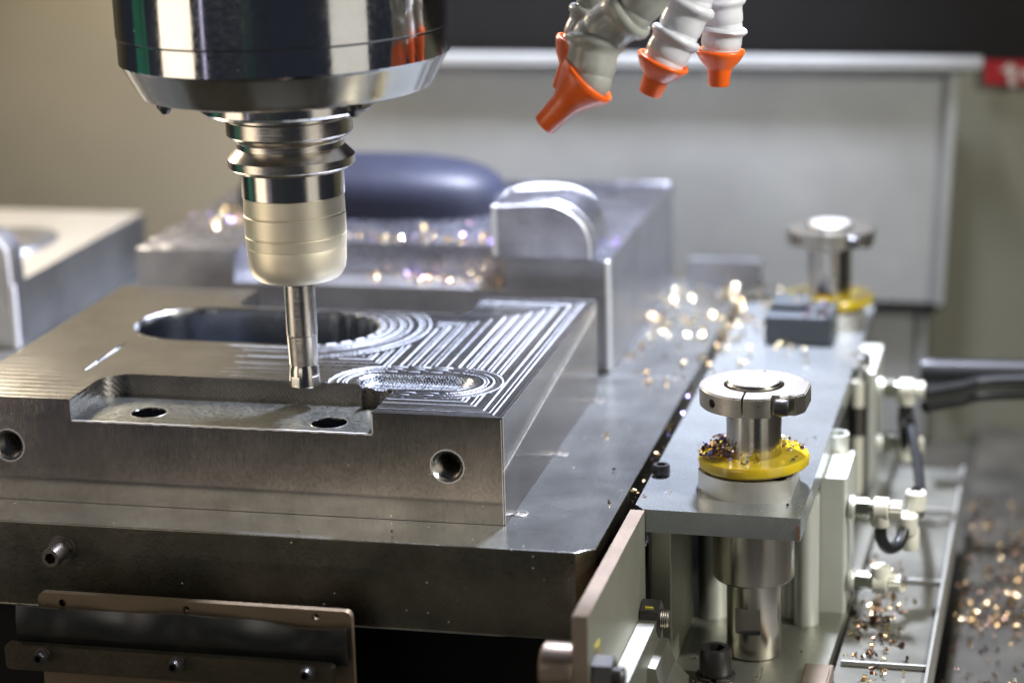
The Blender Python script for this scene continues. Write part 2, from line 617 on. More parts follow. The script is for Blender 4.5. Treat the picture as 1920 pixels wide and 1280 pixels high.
# beige wall on the left, olive wall on the right, black bellows above
o = struct(obj('left_wall', box(-1500, -305, 690, 700, -210, 900), M['beige'], smooth=False))
o = struct(obj('right_wall', box(167, 900, 660, 668, -210, 76), M['olive'], smooth=False))
o = struct(obj('upper_wall', box(-305, 900, 657, 667, 77, 900), M['dark'], smooth=False))
t = thing('back_panel', 'stainless back panel with a folded top lip behind the rear mould blocks', 'panel', (0, 640, -60))
bm = prism([(-300, 78), (180, 76), (173.5, -97), (-300, -97)], 636, 640, 'XZ')
obj('sheet', bm, M['panel'], t, bevel=0.6)
obj('side_flange', prism([(180, 78), (186, 78), (178.5, -97), (173, -97)], 628, 635.6, 'XZ'), M['panel'], t, bevel=0.8)
obj('top_lip', box(-300, 203, 618, 634, 76.5, 85.5), M['panel'], t, bevel=2)
obj('lower_sheet', box(-300, 160, 652, 656, -205, -101), M['panel'], t, bevel=0.6)
obj('lower_flange', box(160.5, 166, 646, 656, -205, -101), M['panel'], t, bevel=0.8)
obj('seam_channel', box(-300, 178, 641, 650, -103, -96), M['dark'], t, bevel=0.5)
t = thing('warning_sign', 'red sign with worn pale printed arrow beside the end of the panel lip', 'sign', (225, 690, 80))
obj('sign_board', box(203, 290, 650, 656, 62, 79), M['red'], t, bevel=0.8)
mk = prism([(214, 72), (221, 78), (228, 72), (223.6, 72), (226.5, 61.5), (221.5, 61.5), (219.0, 72)], 648.4, 649.6, 'XZ')
obj('printed_arrow', mk, M['whitemark'], t)
obj('printed_spot', lathe([(3.6, 0), (3.6, 1)], (232, 648.4, 70), 20, axis='Y'), M['whitemark'], t)
t = thing('added_teal_cabinet', 'unseen teal cabinet added in front of the machine for its reflection', 'cabinet', (-190, -1150, 0))  # unseen teal panel added for its streak in the spindle
obj('added_cabinet_body', box(-290, -130, -1300, -1150, -600, 500), M['cabinet'], t, bevel=4)
obj('cabinet_screen', box(-270, -150, -1149, -1146, 100, 220), M['navy'], t, bevel=1)
t = thing('machine_door', 'green sliding guard panel at the left of the machine', 'door', (-900, 60, 0))
obj('door_sheet', box(-905, -900, -60, 130, -400, 700), M['green'], t, bevel=1)
obj('door_handle', box(-899, -890, -20, -8, 60, 220), M['black'], t, bevel=2)

# ------------------------------------------------------------------ milled block builder
def sd_box(X, Y, x0, x1, y0, y1, r):
    cx, cy, hx, hy = (x0 + x1) / 2, (y0 + y1) / 2, (x1 - x0) / 2, (y1 - y0) / 2
    qx, qy = np.abs(X - cx) - hx + r, np.abs(Y - cy) - hy + r
    return np.hypot(np.maximum(qx, 0), np.maximum(qy, 0)) + np.minimum(np.maximum(qx, qy), 0) - r


def sd_stad(X, Y, xa, ya, xb, yb, r):
    dx, dy = xb - xa, yb - ya
    tt = np.clip(((X - xa) * dx + (Y - ya) * dy) / (dx * dx + dy * dy + 1e-9), 0, 1)
    return np.hypot(X - xa - tt * dx, Y - ya - tt * dy) - r


def sstep(a, b, x):
    t_ = np.clip((x - a) / (b - a), 0, 1)
    return t_ * t_ * (3 - 2 * t_)


def milled_top(name, parent, mat, wallmat, x0, x1, y0, y1, h, zt, hf, cut, zfloor, side_depth):
    """top sheet of a block as a relief grid, clipped exactly along cut(X,Y)=0 (cut<0 is removed),
    with walls hanging from its rims.  Walls are a mesh of their own."""
    nx, ny = int(round((x1 - x0) / h)), int(round((y1 - y0) / h))
    xs, ys = np.linspace(x0, x1, nx + 1), np.linspace(y0, y1, ny + 1)
    X, Y = np.meshgrid(xs, ys, indexing='ij')
    Z = zt + hf(X, Y)
    F = cut(X, Y)
    idx = lambda i, j: i * (ny + 1) + j
    verts = np.stack([X.ravel(), Y.ravel(), Z.ravel()], 1)
    inside = F > 0
    c4 = inside[:-1, :-1].astype(int) + inside[1:, :-1] + inside[1:, 1:] + inside[:-1, 1:]
    I, J = np.nonzero(c4 == 4)
    base = I * (ny + 1) + J
    quads = np.stack([base, base + ny + 1, base + ny + 2, base + 1], 1)
    extra, cache, polys, rim = [], {}, [], []
    nv = len(verts)

    def cross(a, b):
        k = (a, b) if a < b else (b, a)
        if k not in cache:
            fa, fb = F.flat[k[0]], F.flat[k[1]]
            t_ = fa / (fa - fb)
            cache[k] = nv + len(extra)
            extra.append(verts[k[0]] * (1 - t_) + verts[k[1]] * t_)
        return cache[k]
    I2, J2 = np.nonzero((c4 > 0) & (c4 < 4))
    Ff = F.ravel()
    for i, j in zip(I2.tolist(), J2.tolist()):
        q = [idx(i, j), idx(i + 1, j), idx(i + 1, j + 1), idx(i, j + 1)]
        out, cr = [], []
        for k in range(4):
            a, b = q[k], q[(k + 1) % 4]
            if Ff[a] > 0:
                out.append(a)
            if (Ff[a] > 0) != (Ff[b] > 0):
                v = cross(a, b)
                out.append(v)
                cr.append(v)
        if len(out) >= 3:
            polys.append(out)
        if len(cr) == 2:
            rim.append((cr[0], cr[1]))
    allv = np.vstack([verts, np.array(extra).reshape(-1, 3)]) if extra else verts
    faces = quads.tolist() + polys
    used = np.unique(np.concatenate([np.array(f) for f in ([quads.ravel()] + [np.array(p) for p in polys])]))
    remap = -np.ones(len(allv), int)
    remap[used] = np.arange(len(used))
    me = bpy.data.meshes.new(name)
    fl = [[int(remap[v]) for v in f] for f in faces]
    me.from_pydata(allv[used].tolist(), [], fl)
    me.polygons.foreach_set('use_smooth', [True] * len(me.polygons))
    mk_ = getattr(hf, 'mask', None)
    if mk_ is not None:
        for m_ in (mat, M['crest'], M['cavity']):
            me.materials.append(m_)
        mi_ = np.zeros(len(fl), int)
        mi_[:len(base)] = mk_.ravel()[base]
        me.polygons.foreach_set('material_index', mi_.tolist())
    top = link_obj(name, me, mat, parent)
    # cut walls
    bm = bmesh.new()
    vt, vb = {}, {}

    def pair(v):
        if v not in vt:
            p_ = allv[v]
            vt[v] = bm.verts.new(p_)
            vb[v] = bm.verts.new((p_[0], p_[1], zfloor))
        return vt[v], vb[v]
    for a, b in rim:
        A, A2 = pair(a)
        B, B2 = pair(b)
        bm.faces.new((A, B, B2, A2))
    if rim:
        bm.verts.index_update()
        for piece in islands(bm):
            obj('pocket_wall', piece, wallmat, parent, angle=50)
    else:
        bm.free()
    # outer skirts
    bm = bmesh.new()
    for line in ([idx(i, 0) for i in range(nx + 1)], [idx(nx, j) for j in range(ny + 1)],
                 [idx(i, ny) for i in range(nx, -1, -1)], [idx(0, j) for j in range(ny, -1, -1)]):
        for a, b in zip(line, line[1:]):
            ia, ib = Ff[a] > 0, Ff[b] > 0
            if not (ia or ib):
                continue
            pa = allv[a] if ia else allv[cache[(min(a, b), max(a, b))]]
            pb = allv[b] if ib else allv[cache[(min(a, b), max(a, b))]]
            bm.faces.new([bm.verts.new(p_) for p_ in (pa, pb, (pb[0], pb[1], side_depth), (pa[0], pa[1], side_depth))])
    bmesh.ops.remove_doubles(bm, verts=bm.verts[:], dist=0.001)
    bm.verts.index_update()
    return top, islands(bm)


def saw_ridges(D, period, height, sharp=5):
    f = D / period
    f = f - np.floor(f)
    return -height + height * np.abs(2 * f - 1) ** sharp * 1.0


def wob(X, Y, s, seed=0.0):
    return (np.sin(X / s + 1.3 + seed) * np.cos(Y / (s * 1.27) - 0.4 + seed) + 0.5 * np.sin((X + Y) / (s * 0.53) + seed * 2)
            + 0.35 * np.sin((X * 0.6 - Y * 1.1) / (s * 0.31) + seed))


# ------------------------------------------------------------------ front mould block
t = thing('mold_block', 'large milled steel mould block with an oval cavity under the cutting tool', 'mould block', (-146, 118, -55))


def front_h(X, Y):
    De = np.minimum(np.minimum(-X, Y), 236 - Y)
    Db = sd_stad(X, Y, -213, 154, -143, 154, 36)
    Ds = sd_stad(X, Y, -77, 55.5, -42, 57, 14)
    inb, ins = (Db < 31) & (Db < Ds + 12), Ds < 15
    D = np.where(ins, np.abs(Ds), np.where(inb, np.abs(Db), De))
    fade = sstep(-205, -120, X + 0.25 * (Y - 60))
    per = np.where(ins, 4.6, np.where(inb, 5.4, 6.3))
    k_ = np.floor(D / per)
    f_ = D / per - k_
    rn = np.sin(k_ * 12.9898 + np.where(ins, 3.0, np.where(inb, 7.0, 0.0))) * 43758.5453
    rn = rn - np.floor(rn)
    gap = np.minimum(f_, 1 - f_) * per
    breaks = 0.55 + 0.6 * np.sin(X * 0.21 + k_ * 2.1) * np.cos(Y * 0.17 + k_)
    crest = (gap < 0.42) | (np.abs((f_ - 0.38) * per) < 0.27) & (rn > 0.35)
    hh = 0.36 * np.exp(-(gap / 0.42) ** 2) + 0.22 * np.exp(-((f_ - 0.38) * per / 0.36) ** 2) + (rn - 0.5) * 0.34 * (f_ - 0.5)
    hh = (hh - 0.36 + 0.05 * np.sin(D * 2 * np.pi / 1.5)) * fade
    # short cross passes between the contour families
    mid = (~ins) & (~inb) & (De > 46)
    cr = np.where(np.floor(Y / 15) % 2 > 0, X, Y) / 6.2
    cf = np.abs(cr - np.round(cr)) * 6.2
    hh += np.where(mid, 0.12 * np.exp(-(cf / 0.5) ** 2), 0) * fade
    hh += (0.05 * np.sin(X * 2 * np.pi / 11 + 0.2 * np.sin(Y / 9)) * 0.3 + 0.03 * np.sin(Y * 2 * np.pi / 7)) * (1 - fade)
    # step-over facets
    cell = np.sin(np.floor(X / 9.3) * 12.9898 + np.floor(Y / 9.1) * 78.233) * 43758.5453
    hh -= 0.03 * (cell - np.floor(cell)) * fade * sstep(14, 26, De) * sstep(3, 9, np.minimum(Db, Ds))
    # shallow recessed area with a crisp L-shaped step
    st = np.minimum(X + 242 - 0.02 * Y, Y - 53.5 + 0.02 * (X + 242))
    lim = sstep(120, 95, Y) * sstep(-95, -150, X)
    hh -= 0.75 * sstep(-0.3, 0.3, st) * lim
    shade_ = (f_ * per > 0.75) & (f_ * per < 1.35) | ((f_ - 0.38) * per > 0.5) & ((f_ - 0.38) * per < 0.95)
    front_h.mask = np.where(shade_ & (fade > 0.6) & (Db > 1.5) & (Ds > 1), 2, 0)  # dark lines painted beside the crests as their shade
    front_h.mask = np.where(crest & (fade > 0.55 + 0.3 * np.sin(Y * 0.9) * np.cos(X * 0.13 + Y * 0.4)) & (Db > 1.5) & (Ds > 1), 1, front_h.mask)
    # big oval cavity, rim with cusps on its right-hand end
    ang = np.arctan2(Y - 155, X + 143)
    cusp = 1.9 * np.abs(np.sin(ang * 13)) * sstep(-150, -138, X)
    depth = sstep(-0.3, 4.5, -(Db + cusp)) * 27
    hh = np.where(Db < 0.5, hh - depth - 0.25 * np.sin(depth * 4) * (depth < 24), hh)
    hh += 0.25 * np.exp(-(Db - 1.2) ** 2 / 1.2) * (0.3 + 0.7 * (np.sin(ang * 13) > 0.5))*sstep(-160,-215,X)
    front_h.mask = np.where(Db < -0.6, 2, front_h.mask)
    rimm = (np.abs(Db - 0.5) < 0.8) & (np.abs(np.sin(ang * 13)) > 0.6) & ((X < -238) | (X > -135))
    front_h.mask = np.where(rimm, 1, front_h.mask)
    gl = (np.abs(Y - 53.5 + 0.02 * (X + 242)) < 0.75) & (X > -242) & (X < -128)  # dark line painted for the broken reflection along the step
    gl2 = (np.abs(X + 242 - 0.02 * Y) < 0.3) & (Y > 53.5) & (Y < 100)
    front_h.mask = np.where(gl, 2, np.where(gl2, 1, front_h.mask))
    # small oval cavity with a dotted rim
    a2 = X * 2 * np.pi / 1.7
    d2 = sstep(0, 6, -Ds) * 4.2
    hh = np.where(Ds < 0.5, hh * 0.3 - d2 + 0.22 * np.sin(a2) * np.sin(Y * 2 * np.pi / 1.9) * (d2 > 0.3), hh)
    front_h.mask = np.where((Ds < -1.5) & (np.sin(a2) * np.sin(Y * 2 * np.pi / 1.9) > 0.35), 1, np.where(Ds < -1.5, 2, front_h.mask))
    hh -= 0.35 * sstep(0.5, 0, np.abs(Ds - 13) - 0.6) * 0.6
    return hh


def front_cut(X, Y):
    p1 = sd_box(X, Y, -226, -66.5, -40, 49, 5)
    p1b = sd_box(X, Y, -226, -120, -40, 49, 17)
    p1 = np.where(X < -146, p1b, p1)
    dog = np.hypot(X + 74.5, Y - 36.5) - 8.3
    p1 = np.where((X > -83) & (Y > 34), np.minimum(np.maximum(p1, (Y - 36 + 0.28 * (X + 83))), dog), np.minimum(p1, dog))
    p2 = sd_box(X, Y, -207, -67, 194, 300, 12)
    return np.minimum(p1, p2)


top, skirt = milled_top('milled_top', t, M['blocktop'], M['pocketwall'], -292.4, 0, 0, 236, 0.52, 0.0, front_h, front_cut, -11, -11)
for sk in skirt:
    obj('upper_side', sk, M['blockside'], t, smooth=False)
body = box(-292.4, 0, 0, 236, -55, -11)
cuts = [lathe([(8.2, -5), (8.2, 42)], (-28.6, 0, -26), 48, axis='Y'), lathe([(8.2, -5), (8.2, 42)], (-261.5, 0, -26), 48, axis='Y'),
        lathe([(8.9, -30), (8.9, 5)], (-191, 18.4, -11), 48), lathe([(8.9, -30), (8.9, 5)], (-93.2, 14.8, -11), 48)]
st = []
for i in range(49):
    a = R(90 + 180 * i / 48)
    st.append((-212 + 38 * math.cos(a), 154 + 38 * math.sin(a)))
for i in range(49):
    a = R(-90 + 180 * i / 48)
    st.append((-143 + 38 * math.cos(a), 154 + 38 * math.sin(a)))
cuts.append(prism(st, -36, 0, 'XY'))
body = boolean(body, cuts)
for f in body.faces:
    f.material_index = 1 if f.normal.z > 0.9 else 0
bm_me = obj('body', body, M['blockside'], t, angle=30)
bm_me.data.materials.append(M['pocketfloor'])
for hx, hy in ((-191, 18.4), (-93.2, 14.8)):
    obj('hole_rim', lathe([(9.7, -10.99), (9.6, -10.9), (9.0, -10.9), (8.84, -11.6)], (hx, hy, 0), 64, cap=False), M['edge'], t)
    obj('bolt_bore', lathe([(9.3, -10.98), (8.85, -11.3), (8.85, -23), (5.2, -23), (5.2, -34), (0.1, -34)], (hx, hy, 0), 64, cap=False), M['cavity'], t, angle=30)
for hx in (-28.6, -261.5):
    pr = [(8.2, 0.02), (8.6, -0.25), (7.2, 1.2)]
    rim_ = obj('hole_chamfer', lathe([(8.9, 0.05), (8.9, -0.15), (8.1, -0.15), (6.9, 1.6)], (hx, 0, -26), 64, axis='Y', cap=False), M['edge'], t)
    pr = []
    for i in range(44):
        pr.append((6.9 if i % 2 == 0 else 6.25, 1.6 + i * 0.55))
    pr.append((0.1, 26))
    obj('threaded_bore', lathe(pr, (hx, 0, -26), 56, axis='Y', cap=False), M['bore'], t, angle=20)

obj('corner_chamfer', prism([(-0.9, -0.12), (0.12, 0.9), (-0.9, 0.9)], -54.9, -0.8), M['burr_glint'], t)
bm = prism([(0.12, -11.4), (0.12, -10.9), (-0.5, -10.9)], -226, -66, 'YZ')
bm2 = bmesh.new()
bm.free()
for a in range(40):
    xa, xb = -225.5 + 159 * a / 40, -225.5 + 159 * (a + 1) / 40
    j1 = 0.25 * math.sin(a * 2.7)
    box(xa, xb, -0.16, 0.5, -11.7 + j1 * 0.5, -10.9 + j1 * 0.3, bm2)
o_ = obj('burr_edge', bm2, M['burr_glint'], t, smooth=False)
o_['kind'] = 'stuff'
obj('burr_line', box(-66.5, -65.9, -0.14, 0.4, -10.8, -0.6), M['burr_glint'], t, smooth=False)
# ------------------------------------------------------------------ rear mould block and its neighbour
def rear_h(X, Y):
    De = np.minimum(-X, 508 - Y)
    D = De + 1.2 * wob(X, Y, 31, 2.0)
    return saw_ridges(D, 8.5, 1.5, 4) + 0.16 * wob(X, Y, 5)


def rear_cut(X, Y):
    return sd_box(X, Y, -236, -64, 200, 309, 9)


t = thing('mold_block', 'rear steel mould block with a rounded boss and a pocket full of chips', 'mould block', (-150, 390, -55))
top, skirt = milled_top('milled_top', t, M['rear'], M['rear'], -300, 0, 276, 508, 1.5, 14.6, rear_h, rear_cut, -6, -6)
for sk in skirt:
    obj('upper_side', sk, M['rearside'], t, smooth=False)
b_ = obj('body', box(-300, 0, 276, 508, -55, -6), M['rearside'], t, bevel=0.5)
# rounded boss with a chamfered front edge, whitened for its highlight
prof = [(-70, 14)]
prof.append((-70, 45))
prof.append((-68.5, 46.5))
for i in range(0, 21):
    a = R(90 - 90 * i / 20)
    prof.append((-36 + 27.5 * math.cos(a), 18 + 31 * math.sin(a) ** 0.85 if math.sin(a) > 0 else 18))
prof.append((-8.5, 14))
obj('boss', prism(prof, 276.3, 318, 'XZ'), M['rear'], t, bevel=0.0, angle=30)
pts = [(-70, 46.2)] + [(x_, z_ + 0.2) for x_, z_ in prof[3:]]
bm = bmesh.new()
pin = []
for i, (x_, z_) in enumerate(pts):
    k_ = min(1.0, max(0.0, (x_ + 50) / 30))
    L_ = math.hypot(x_ + 45, z_ - 14) + 1e-6
    pin.append((x_ - 3.4 * k_ * (x_ + 45) / L_, z_ - (0.8 + 2.6 * k_) * (z_ - 14) / L_))
A = [bm.verts.new((x_, 279.5, z_)) for x_, z_ in pts]
B = [bm.verts.new((x_, 275.0, z_)) for x_, z_ in pin]
for i in range(len(A) - 1):
    bm.faces.new((A[i], A[i + 1], B[i + 1], B[i]))
obj('boss_edge', bm, M['burr_glint'], t)
obj('boss_corner', box(-71.2, -68.6, 275.4, 278, 15, 45.5), M['burr_glint'], t, bevel=0.6)
obj('corner_chamfer', box(-2.6, 0.4, 275.4, 278.0, -54.6, 14.0), M['burr_glint'], t, bevel=0.9)
# dark smooth core
def dome(cx, cy, ax, ay, z0, hgt, p=2.6, seg=80, rings=26):
    bm = bmesh.new()
    prev = None
    for k in range(rings + 1):
        u = k / rings
        a = u * math.pi / 2
        rr, zz = math.cos(a) ** (2 / p), math.sin(a) ** (2 / p)
        ring = []
        for i in range(seg):
            th = 2 * math.pi * i / seg
            c_, s_ = math.cos(th), math.sin(th)
            ex = math.copysign(abs(c_) ** 0.8, c_)
            ey = math.copysign(abs(s_) ** 0.8, s_)
            ring.append(bm.verts.new((cx + ax * ex * max(rr, 0.004), cy + ay * ey * max(rr, 0.004), z0 + hgt * zz)))
        if prev:
            for i in range(seg):
                j = (i + 1) % seg
                bm.faces.new((prev[i], prev[j], ring[j], ring[i]))
        prev = ring
    bm.faces.new(prev)
    return bm


obj('core', dome(-187, 415, 92, 44, 13, 34, 3.3), M['core'], t, angle=80)
obj('saddle', dome(-70, 418, 33, 28, 13, 16, 2.2), M['burr_glint'], t, angle=80)  # hump coloured white for the glare on it

t = thing('mold_block', 'left steel mould block with a blue grey right side and warm top', 'mould block', (-500, 385, -55))


def left_h(X, Y):
    return 0.12 * wob(X, Y, 9) - 0.2


top, skirt = milled_top('milled_top', t, M['warmtop'], M['rear'], -620, -384, 276, 495, 2.5, -12, left_h,
                        lambda X, Y: sd_box(X, Y, -700, -448, 200, 300, 8), -30, -30)
for sk in skirt:
    obj('upper_side', sk, M['rearside'], t, smooth=False)
obj('body', box(-620, -384, 276, 495, -55, -30), M['rearside'], t, bevel=0.5)
prof = [(-452, -13), (-452, 22), (-450, 24)]
for i in range(21):
    a = R(90 - 90 * i / 20)
    prof.append((-408 + 27 * math.cos(a), -8 + 32 * math.sin(a) ** 0.85 if math.sin(a) > 0 else -8))
prof = [(x_, z_) for x_, z_ in prof if x_ <= -384] + [(-384, -13)]
obj('boss', prism(prof, 275.6, 292, 'XZ'), M['rearside'], t, angle=30)
pts = [(x_, z_ + 0.2) for x_, z_ in prof[3:]]
bm = bmesh.new()
A = [bm.verts.new((x_, 276.5, z_)) for x_, z_ in pts]
B = [bm.verts.new((x_ - 2.2, 274.4, z_ - 1.4)) for x_, z_ in pts]
for i in range(len(A) - 1):
    bm.faces.new((A[i], A[i + 1], B[i + 1], B[i]))
obj('boss_edge', bm, M['burr_glint'], t)
obj('corner_chamfer', box(-387.4, -383.7, 274.6, 277.5, -54.6, -12.5), M['burr_glint'], t, bevel=0.8)
obj('core', dome(-440, 385, 32, 42, -13, 8, 2.4), M['rearside'], t, angle=80)

# ------------------------------------------------------------------ base plates
t = thing('base_plate', 'wide ground steel base plate under the front mould block', 'plate', (-200, 120, -100))
pl = [(-600, -32), (41.5, -32), (50.3, -24), (50.3, 268), (-600, 268)]
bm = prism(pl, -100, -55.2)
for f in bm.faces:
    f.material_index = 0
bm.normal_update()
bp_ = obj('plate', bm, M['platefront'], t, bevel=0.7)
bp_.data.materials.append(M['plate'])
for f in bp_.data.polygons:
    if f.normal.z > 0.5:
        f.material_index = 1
for yy in (18, 116, 217):
    obj('set_screw', lathe([(4.2, 0), (4.2, 0.5), (3.4, 0.7), (2.2, 0.7), (2.0, 0.1)], (3.6, yy, -55.2), 28), M['edge'], t)
obj('washer', lathe([(7.0, 0), (7.0, -2)], (-221, -32, -68), 36, axis='Y'), M['graybolt'], t)
obj('lock_washer', lathe([(6.0, -2.1), (6.0, -3.6)], (-221, -32, -68), 36, axis='Y', a0=10, a1=350), M['graybolt'], t)
obj('socket_bolt', socket_head((-221, -35.6, -68), 5.0, 12, 'Y', -1), M['graybolt'], t, angle=30)
t = thing('base_plate', 'rear steel base plate under the rear and left mould blocks', 'plate', (-200, 400, -100))
obj('plate', box(-640, 50.3, 269.6, 520, -100, -55.4), M['plate'], t, bevel=1.2)
for yy in (307, 401):
    obj('set_screw', lathe([(4.2, 0), (4.2, 0.5), (3.4, 0.7), (2.2, 0.7), (2.0, 0.1)], (3.6, yy, -55.4), 28), M['edge'], t)
obj('locating_bar', box(12, 62, 497, 506, -55.3, -36), M['rearside'], t, bevel=1)
obj('locating_bar', box(-42, -6, 530, 540, -100, -38), M['rearside'], t, bevel=1)

# ------------------------------------------------------------------ guide plate on the right
t = thing('guide_plate', 'long grey steel guide plate that carries both yellow washered posts', 'plate', (98, 250, -69))
pl = [(61.5, 40), (140.8, 38), (142, 466), (56.5, 466), (56.5, 47)]
obj('plate', prism(pl, -69, -57), M['gplate'], t, bevel=0.5)
obj('socket_bolt', socket_head((61.6, 94.6, -57), 4.6, 6.0), M['bolt'], t, angle=30)
obj('rust_patch', box(138.9, 140.0, 37.6, 37.95, -68.2, -61), M['rust'], t)


def post(org, label, lift=0.0):
    """guide post: bushing, rod, aluminium ring, yellow washer, split clamp collar with lug and screw"""
    x, y = org
    t = thing('guide_post', label, 'guide post', (x, y, -149), 'guide posts on the guide plate')
    rodb = lathe([(13.4, -148.8), (14.1, -148.0), (14.1, -1.6 + lift), (13.2, -0.5 + lift), (0.2, -0.45 + lift)], (x, y, 0), 96)
    cut = box(x - 9, x + 4.2, y - 16, y - 10.6, -134, -120)
    bmesh.ops.rotate(cut, verts=cut.verts[:], cent=(x, y, 0), matrix=Matrix.Rotation(R(4), 3, 'Z'))
    obj('rod', boolean(rodb, [cut]), M['rod'], t, angle=30)
    obj('pin_cap', lathe([(13.3, -0.9 + lift), (13.3, -0.5 + lift), (12.4, 0.35 + lift)] + [(12.4 - i * 0.55, 0.35 + lift + (0.05 if i % 2 else 0)) for i in range(1, 22)], (x, y, 0), 96), M['turned'], t, angle=60)
    obj('bushing', lathe([(20.2, -106), (21, -105), (21, -69.2)], (x, y, 0), 96), M['rod'], t)
    # flat-sided aluminium ring
    n = 96
    pts = [(x + 29 * math.cos(2 * math.pi * i / n), y + 29 * math.sin(2 * math.pi * i / n)) for i in range(n)]
    pts = [(min(max(px_, x - 27.5), x + 21.5), py_) for px_, py_ in pts]
    ring = prism(pts, -57, -46.2)
    bmesh.ops.remove_doubles(ring, verts=ring.verts[:], dist=0.01)
    bmesh.ops.recalc_face_normals(ring, faces=ring.faces[:])
    cs = []
    for dx, dy in ((-17.5, -15), (14, -17.5), (-17.5, 16)):
        cs.append(lathe([(5.2, -51), (5.2, -40)], (x + dx, y + dy, 0), 28))
    cs.append(lathe([(16, -60), (16, -40)], (x, y, 0), 48))
    rr = boolean(ring, cs)
    rg = obj('flange_ring', rr, M['alu'], t, bevel=0.0, angle=30)
    for dx, dy in ((-17.5, -15), (14, -17.5)):
        obj('ring_screw', socket_head((x + dx, y + dy, -51), 4.2, 3.4), M['bolt'], rg, angle=30)
    w_ = lathe([(14.4, 0), (27.6, 0), (28.4, 0.9), (28.6, 4.2), (27.8, 5.6), (14.4, 5.9), (14.4, 0)], (0, 0, 0), 96, cap=False)
    bmesh.ops.rotate(w_, verts=w_.verts[:], cent=(0, 0, 0), matrix=Matrix.Rotation(R(-1.6), 3, 'Y'))
    bmesh.ops.translate(w_, verts=w_.verts[:], vec=(x, y, -45.0))
    obj('yellow_washer', w_, M['urethane'], t)
    # collar with a lug, a slit and a screw seat
    zc0, zc1 = -12.8 + lift, -2.6 + lift
    pts = []
    for i in range(73):
        a = R(-38 - 290 * i / 72)
        pts.append((x + 27.8 * math.cos(a), y + 27.8 * math.sin(a)))
    pts += [(x + 25.0, y + 10.5), (x + 28.4, y + 7.5), (x + 27.6, y - 13), (x + 23.5, y - 19.5), (x + 15.5, y - 18)]
    cb = prism(pts, zc0, zc1)
    bmesh.ops.recalc_face_normals(cb, faces=cb.faces[:])
    es = [e for e in cb.edges if abs(e.calc_face_angle(0)) > R(40)]
    bmesh.ops.bevel(cb, geom=es, offset=0.6, segments=2, affect='EDGES')
    sl = box(x - 3.0, x - 1.9, y - 32, y - 10, zc0 - 2, zc1 + 2)
    sl2 = box(x + 2, x + 3, y + 10, y + 32, zc0 - 2, zc1 + 2)
    seat = box(x + 11.5, x + 15.6, y - 32, y - 18.6, zc0 - 2, zc1 + 2)
    bore = lathe([(15.4, zc0 - 2), (15.4, zc1 + 2)], (x, y, 0), 64)
    hole = lathe([(2.3, -40), (2.3, -15)], (x, y, (zc0 + zc1) / 2), 28, axis='Y')
    bmesh.ops.rotate(hole, verts=hole.verts[:], cent=(x, y, 0), matrix=Matrix.Rotation(R(-42), 3, 'Z'))
    cl = obj('clamp_collar', boolean(cb, [sl, sl2, bore, seat, hole]), M['collar'], t, angle=30)
    th = lathe([(2.28 if i % 2 else 1.9, -26.9 + i * 0.5) for i in range(14)] + [(0.1, -19)], (x, y, (zc0 + zc1) / 2), 24, axis='Y', cap=False)
    bmesh.ops.rotate(th, verts=th.verts[:], cent=(x, y, 0), matrix=Matrix.Rotation(R(-42), 3, 'Z'))
    obj('screw_thread', th, M['graybolt'], cl, angle=20)
    obj('clamp_screw', socket_head((x + 13.5, y - 22.5, -7.6 + lift), 4.4, 7.0, 'X', 1), M['bolt'], cl, angle=30)
    return t


post((111.5, 85), 'front guide post with split collar, yellow washer and a heap of chips')
post((116.0, 424), 'blurred rear guide post with yellow washer, far behind the front one', 8.0)
t = thing('sensor_block', 'slate grey block with chips on it before the rear guide post', 'block', (102, 378, -57))
obj('block_body', box(82, 124, 358, 400, -56.8, -38), M['block_grey'], t, bevel=1.5)
obj('top_cover', box(84, 108, 372, 398, -37.9, -33.5), M['block_grey'], t, bevel=1)
obj('cover_screw', socket_head((116, 366, -38), 2.8, 2.6), M['bolt'], t, angle=30)

# ------------------------------------------------------------------ bracket, bolts, riser
t = thing('side_bracket', 'upright brown steel bracket plate running toward the viewer beside the base plate', 'bracket', (59, -35, -200))
bm = prism([(-107.5, -58.5), (-106, -57), (38.5, -57), (38.5, -205), (-107.5, -205)], 55.4, 62.6, 'YZ')
bb = obj('bracket_plate', bm, M['bracket'], t, bevel=0.6)
bb.data.materials.append(M['bracketside'])
for f in bb.data.polygons:
    if f.normal.x > 0.7:
        f.material_index = 1
rl = obj('bolt_head', lathe([(10, -15.6), (11.6, -14.2), (11.6, -1.2), (10.8, 0)], (55.2, -98, -85.5), 64, axis='X'), M['bracket'], t)
nut_ = obj('hex_nut', prism(hexpts(9.6, -96, -89.5, 8), 62.8, 72, 'YZ'), M['bolt'], t, bevel=0.8)
obj('bolt_end', lathe([(5, 72), (5, 76), (4.2, 77)], (0, -96, -89.5), 28, axis='X'), M['bolt'], nut_)
pm = obj('paint_mark', box(62.7, 62.95, -84, -82.4, -88, -77), M['yellowpaint'], t)
obj('paint_mark', box(62.7, 62.95, -92, -84.1, -78.6, -77), M['yellowpaint'], t)
nut2 = obj('hex_nut', prism(hexpts(9.8, 26, -109.6, 20), 63.2, 72.4, 'YZ'), M['bolt'], t, bevel=0.9)
obj('bolt_end', lathe([(5.2, 72.4)] + [(5.2 if i % 2 else 4.8, 72.6 + i * 0.5) for i in range(8)] + [(4.4, 77)], (0, 26, -109.6), 28, axis='X'), M['graybolt'], nut2)
obj('paint_mark', box(66, 70, 17.9, 19.0, -101.6, -100.6), M['yellowpaint'], nut2)

